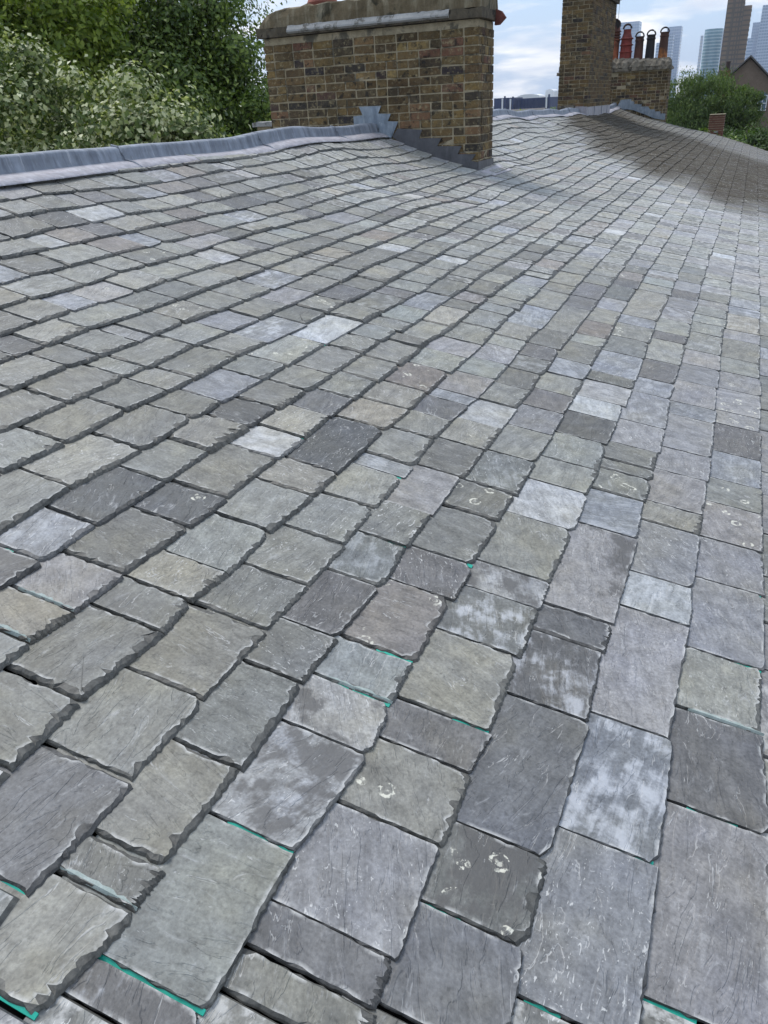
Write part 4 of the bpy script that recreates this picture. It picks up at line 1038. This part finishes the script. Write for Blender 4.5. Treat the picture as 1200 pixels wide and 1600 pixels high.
def tree(name, label, cat, base, lumps, n_leaf, size, m, clumps=160, asp=.6, trunk_r=.18, fill=.25, up=.4, droop=0, cs=.16):
    t = empty(name, base, label, cat, None)
    wts = np.array([a*b + b*c + a*c for _, (a, b, c) in lumps]); wts = wts/wts.sum()
    cc_, rr_ = [], []
    for (c, r), wq in zip(lumps, wts):
        k = max(6, int(clumps*wq))
        d = NR.normal(size=(k, 3)); d /= np.linalg.norm(d, axis=1)[:, None]
        rad_ = np.where(NR.random(k) < fill, NR.uniform(.3, .8, k), NR.uniform(.80, 1.06, k))[:, None]
        cc_.append(np.array(c) + d*rad_*np.array(r)); rr_.append(np.full((k, 3), cs*np.mean(r))*NR.uniform(.6, 1.4, (k, 1)))
    C_, S_ = np.concatenate(cc_), np.concatenate(rr_)
    idx = NR.integers(0, len(C_), n_leaf)
    pos = C_[idx] + NR.normal(size=(n_leaf, 3))*S_[idx]*np.array((1, 1, .75))
    ctr = np.array([np.average([c for c, _ in lumps], axis=0, weights=wts)])
    out = pos - ctr; out /= np.linalg.norm(out, axis=1)[:, None]
    oc = (pos - C_[idx])/S_[idx]
    nrm = oc*.55 + out*.35 + np.array((0, 0, up)) + NR.normal(size=(n_leaf, 3))*.38; nrm /= np.linalg.norm(nrm, axis=1)[:, None]
    ax = np.cross(nrm, NR.normal(size=(n_leaf, 3))) + np.array((0, 0, -droop)); ax /= np.linalg.norm(ax, axis=1)[:, None]
    bx = np.cross(nrm, ax); bx /= np.linalg.norm(bx, axis=1)[:, None]
    s = size*NR.uniform(.6, 1.35, (n_leaf, 1))
    fold = nrm*s*.12
    V = np.stack([pos - ax*s*.5, pos + bx*s*.5*asp + fold, pos + ax*s*.55, pos - bx*s*.5*asp + fold], 1).reshape(-1, 3)
    i = np.arange(n_leaf)*4
    F = np.stack([i, i+1, i+2, i, i+2, i+3], 1).reshape(-1, 3)
    o = mesh('crown', V, F, m, t, kind='stuff')
    b = np.array(base, float); top = ctr[0]
    mb = MB()
    mb.tube([tuple(b), tuple(b*.5+top*.5+np.array((.1, .1, 0))), tuple(top)], trunk_r, 10, trunk_r*.45)
    for q in range(9):
        e = C_[NR.integers(0, len(C_))]; s0 = b + (top-b)*NR.uniform(.55, .98)
        mb.tube([tuple(s0), tuple((s0+e)/2 + np.array((0, 0, .1))), tuple(e)], trunk_r*.3, 6, trunk_r*.06)
    mb.build('trunk', M_BARK, t)
    return t
M_WB = leaf_mat('whitebeam_leaf', ((0, (.035, .062, .016)), (.45, (.095, .135, .035)), (.60, (.20, .24, .085)), (.68, (.42, .44, .25)), (1, (.60, .61, .40))), .55, .2)
M_DK = leaf_mat('dark_green_leaf', ((0, (.030, .060, .010)), (.45, (.075, .125, .020)), (1, (.22, .29, .055))), .5, .25)
M_LT = leaf_mat('light_green_leaf', ((0, (.07, .12, .014)), (.5, (.17, .23, .03)), (1, (.32, .38, .07))), .5, .35)
M_WL = leaf_mat('willow_leaf', ((0, (.035, .062, .016)), (.5, (.085, .135, .035)), (1, (.17, .22, .07))), .6, .3)
M_HD = leaf_mat('hedge_leaf', ((0, (.020, .045, .010)), (.5, (.05, .09, .02)), (1, (.10, .16, .035))), .6, .25)
tree('whitebeam_tree', 'tree with pale silvery leaves close behind the lead ridge', 'tree', (-8.6, 10.2, -9),
     [((-9.9, 9.3, -.15), (1.25, 1.1, 1.35)), ((-8.0, 9.6, -.55), (1.25, 1.0, 1.2)), ((-6.95, 9.3, -.75), (.75, .8, .85)), ((-8.8, 10, -2.0), (2.6, 1.7, 1.7))],
     78000, .076, M_WB, 260, .66, .16, .25, .3, .3, .17)
tree('broadleaf_tree', 'large dark green tree filling the gap left of the broad chimney', 'tree', (-13.2, 17, -9),
     [((-13.2, 16.6, .2), (3.2, 2.6, 3.0)), ((-11.0, 15.9, -.2), (1.75, 1.6, 2.3)), ((-15.0, 16.4, -.5), (2.4, 2.0, 2.8)), ((-11.8, 16, 1.8), (1.5, 1.4, 1.5)), ((-12.6, 16, -2.5), (3.0, 2.4, 2.0)), ((-14.2, 15.5, 2.6), (1.9, 1.6, 1.5))],
     200000, .096, M_DK, 460, .62, .35, .3, .45, .2, .16)
tree('light_green_tree', 'yellow green tree rising between the silvery tree and the dark one', 'tree', (-12.8, 13.6, -9),
     [((-12.4, 13.3, 1.9), (1.35, 1.0, 1.1)), ((-13.9, 13.4, 1.7), (1.3, 1.0, 1.3)), ((-12.8, 13.6, .4), (1.6, 1.0, 1.3))],
     42000, .105, M_LT, 260, .6, .3, .25, .5, .2, .15)
tree('feathery_tree', 'loose feathery green tree in front of the gabled house', 'tree', (-2.2, 52, -9),
     [((-3.7, 52, -.9), (1.55, 1.6, 1.9)), ((-2.5, 52, -.6), (1.4, 1.6, 1.7)), ((-1.2, 52.4, -1.0), (1.3, 1.4, 1.35)), ((-.35, 52, -.75), (.75, .9, .8)), ((-2.3, 52.5, -3.3), (3.0, 2.0, 2.0))],
     52000, .17, M_WL, 330, .30, .2, .3, .2, 1.1, .17)
tree('garden_tree', 'bushy mid green tree below the arched windows', 'tree', (1.4, 46, -9),
     [((1.4, 46, -3.2), (2.2, 1.8, 1.5)), ((-.3, 45.5, -2.9), (1.3, 1.3, 1.0))], 26000, .15, M_HD, 150, .6, .15, .3, .4, .3)
tree('garden_tree', 'dark bushy tree low against the far roof edge', 'tree', (-2.0, 34, -9),
     [((-2.2, 33, -2.35), (1.5, 1.2, 1.0)), ((-.6, 33, -2.6), (1.2, 1.1, .9)), ((.9, 33, -3.1), (1.3, 1.1, .9))], 26000, .11, M_DK, 170, .6, .12, .3, .4, .3)
tree('garden_shrub', 'bright green shrub tip showing over the lead between the chimneys', 'shrub', (-7.1, 30, -9),
     [((-6.9, 30, -.98), (.75, .5, .72)), ((-7.6, 30, -1.1), (.6, .5, .7))], 9000, .09, M_LT, 60, .6, .06, .3, .4, .3)
def wood(name, label_kind, x0, x1, y0, y1, z, n, m, size):
    pos = np.stack([NR.uniform(x0, x1, n), NR.uniform(y0, y1, n), z + NR.normal(size=n)*.35 - .8], 1)
    pos[:, 2] += .6*np.sin(pos[:, 0]*.45)+.4*np.sin(pos[:, 0]*1.3+1)
    nr = NR.normal(size=(n, 3))*.6 + (0, 0, .6); nr /= np.linalg.norm(nr, axis=1)[:, None]
    ax = np.cross(nr, NR.normal(size=(n, 3))); ax /= np.linalg.norm(ax, axis=1)[:, None]; bx = np.cross(nr, ax)
    V = np.stack([pos-ax*size*.5, pos+bx*size*.35, pos+ax*size*.5, pos-bx*size*.35], 1).reshape(-1, 3)
    i = np.arange(n)*4
    o = mesh(name, V, np.stack([i, i+1, i+2, i, i+2, i+3], 1).reshape(-1, 3), m, kind='stuff'); o['label'] = label_kind
wood('treetops', 'distant green treetops between the two brick chimneys', -62, -24, 110, 150, -2.0, 30000, M_HD, .55)
wood('treetops', 'distant green treetops behind the gabled house', -14, 45, 95, 140, -2.0, 30000, M_HD, .55)

# air between here and the skyline
hz = MB().box(-3050, 3050, -450, 4050, -10, 122).build('haze', bpy.data.materials.new('air'), None, kind='stuff')
ma = hz.data.materials[0]; ma.use_nodes = True
na, la = ma.node_tree.nodes, ma.node_tree.links; na.clear()
vo = na.new('ShaderNodeOutputMaterial'); vp_ = na.new('ShaderNodeVolumePrincipled')
vp_.inputs['Color'].default_value = (.86, .92, 1.0, 1); vp_.inputs['Density'].default_value = .00016; vp_.inputs['Anisotropy'].default_value = .2
la.new(vp_.outputs[0], vo.inputs['Volume'])
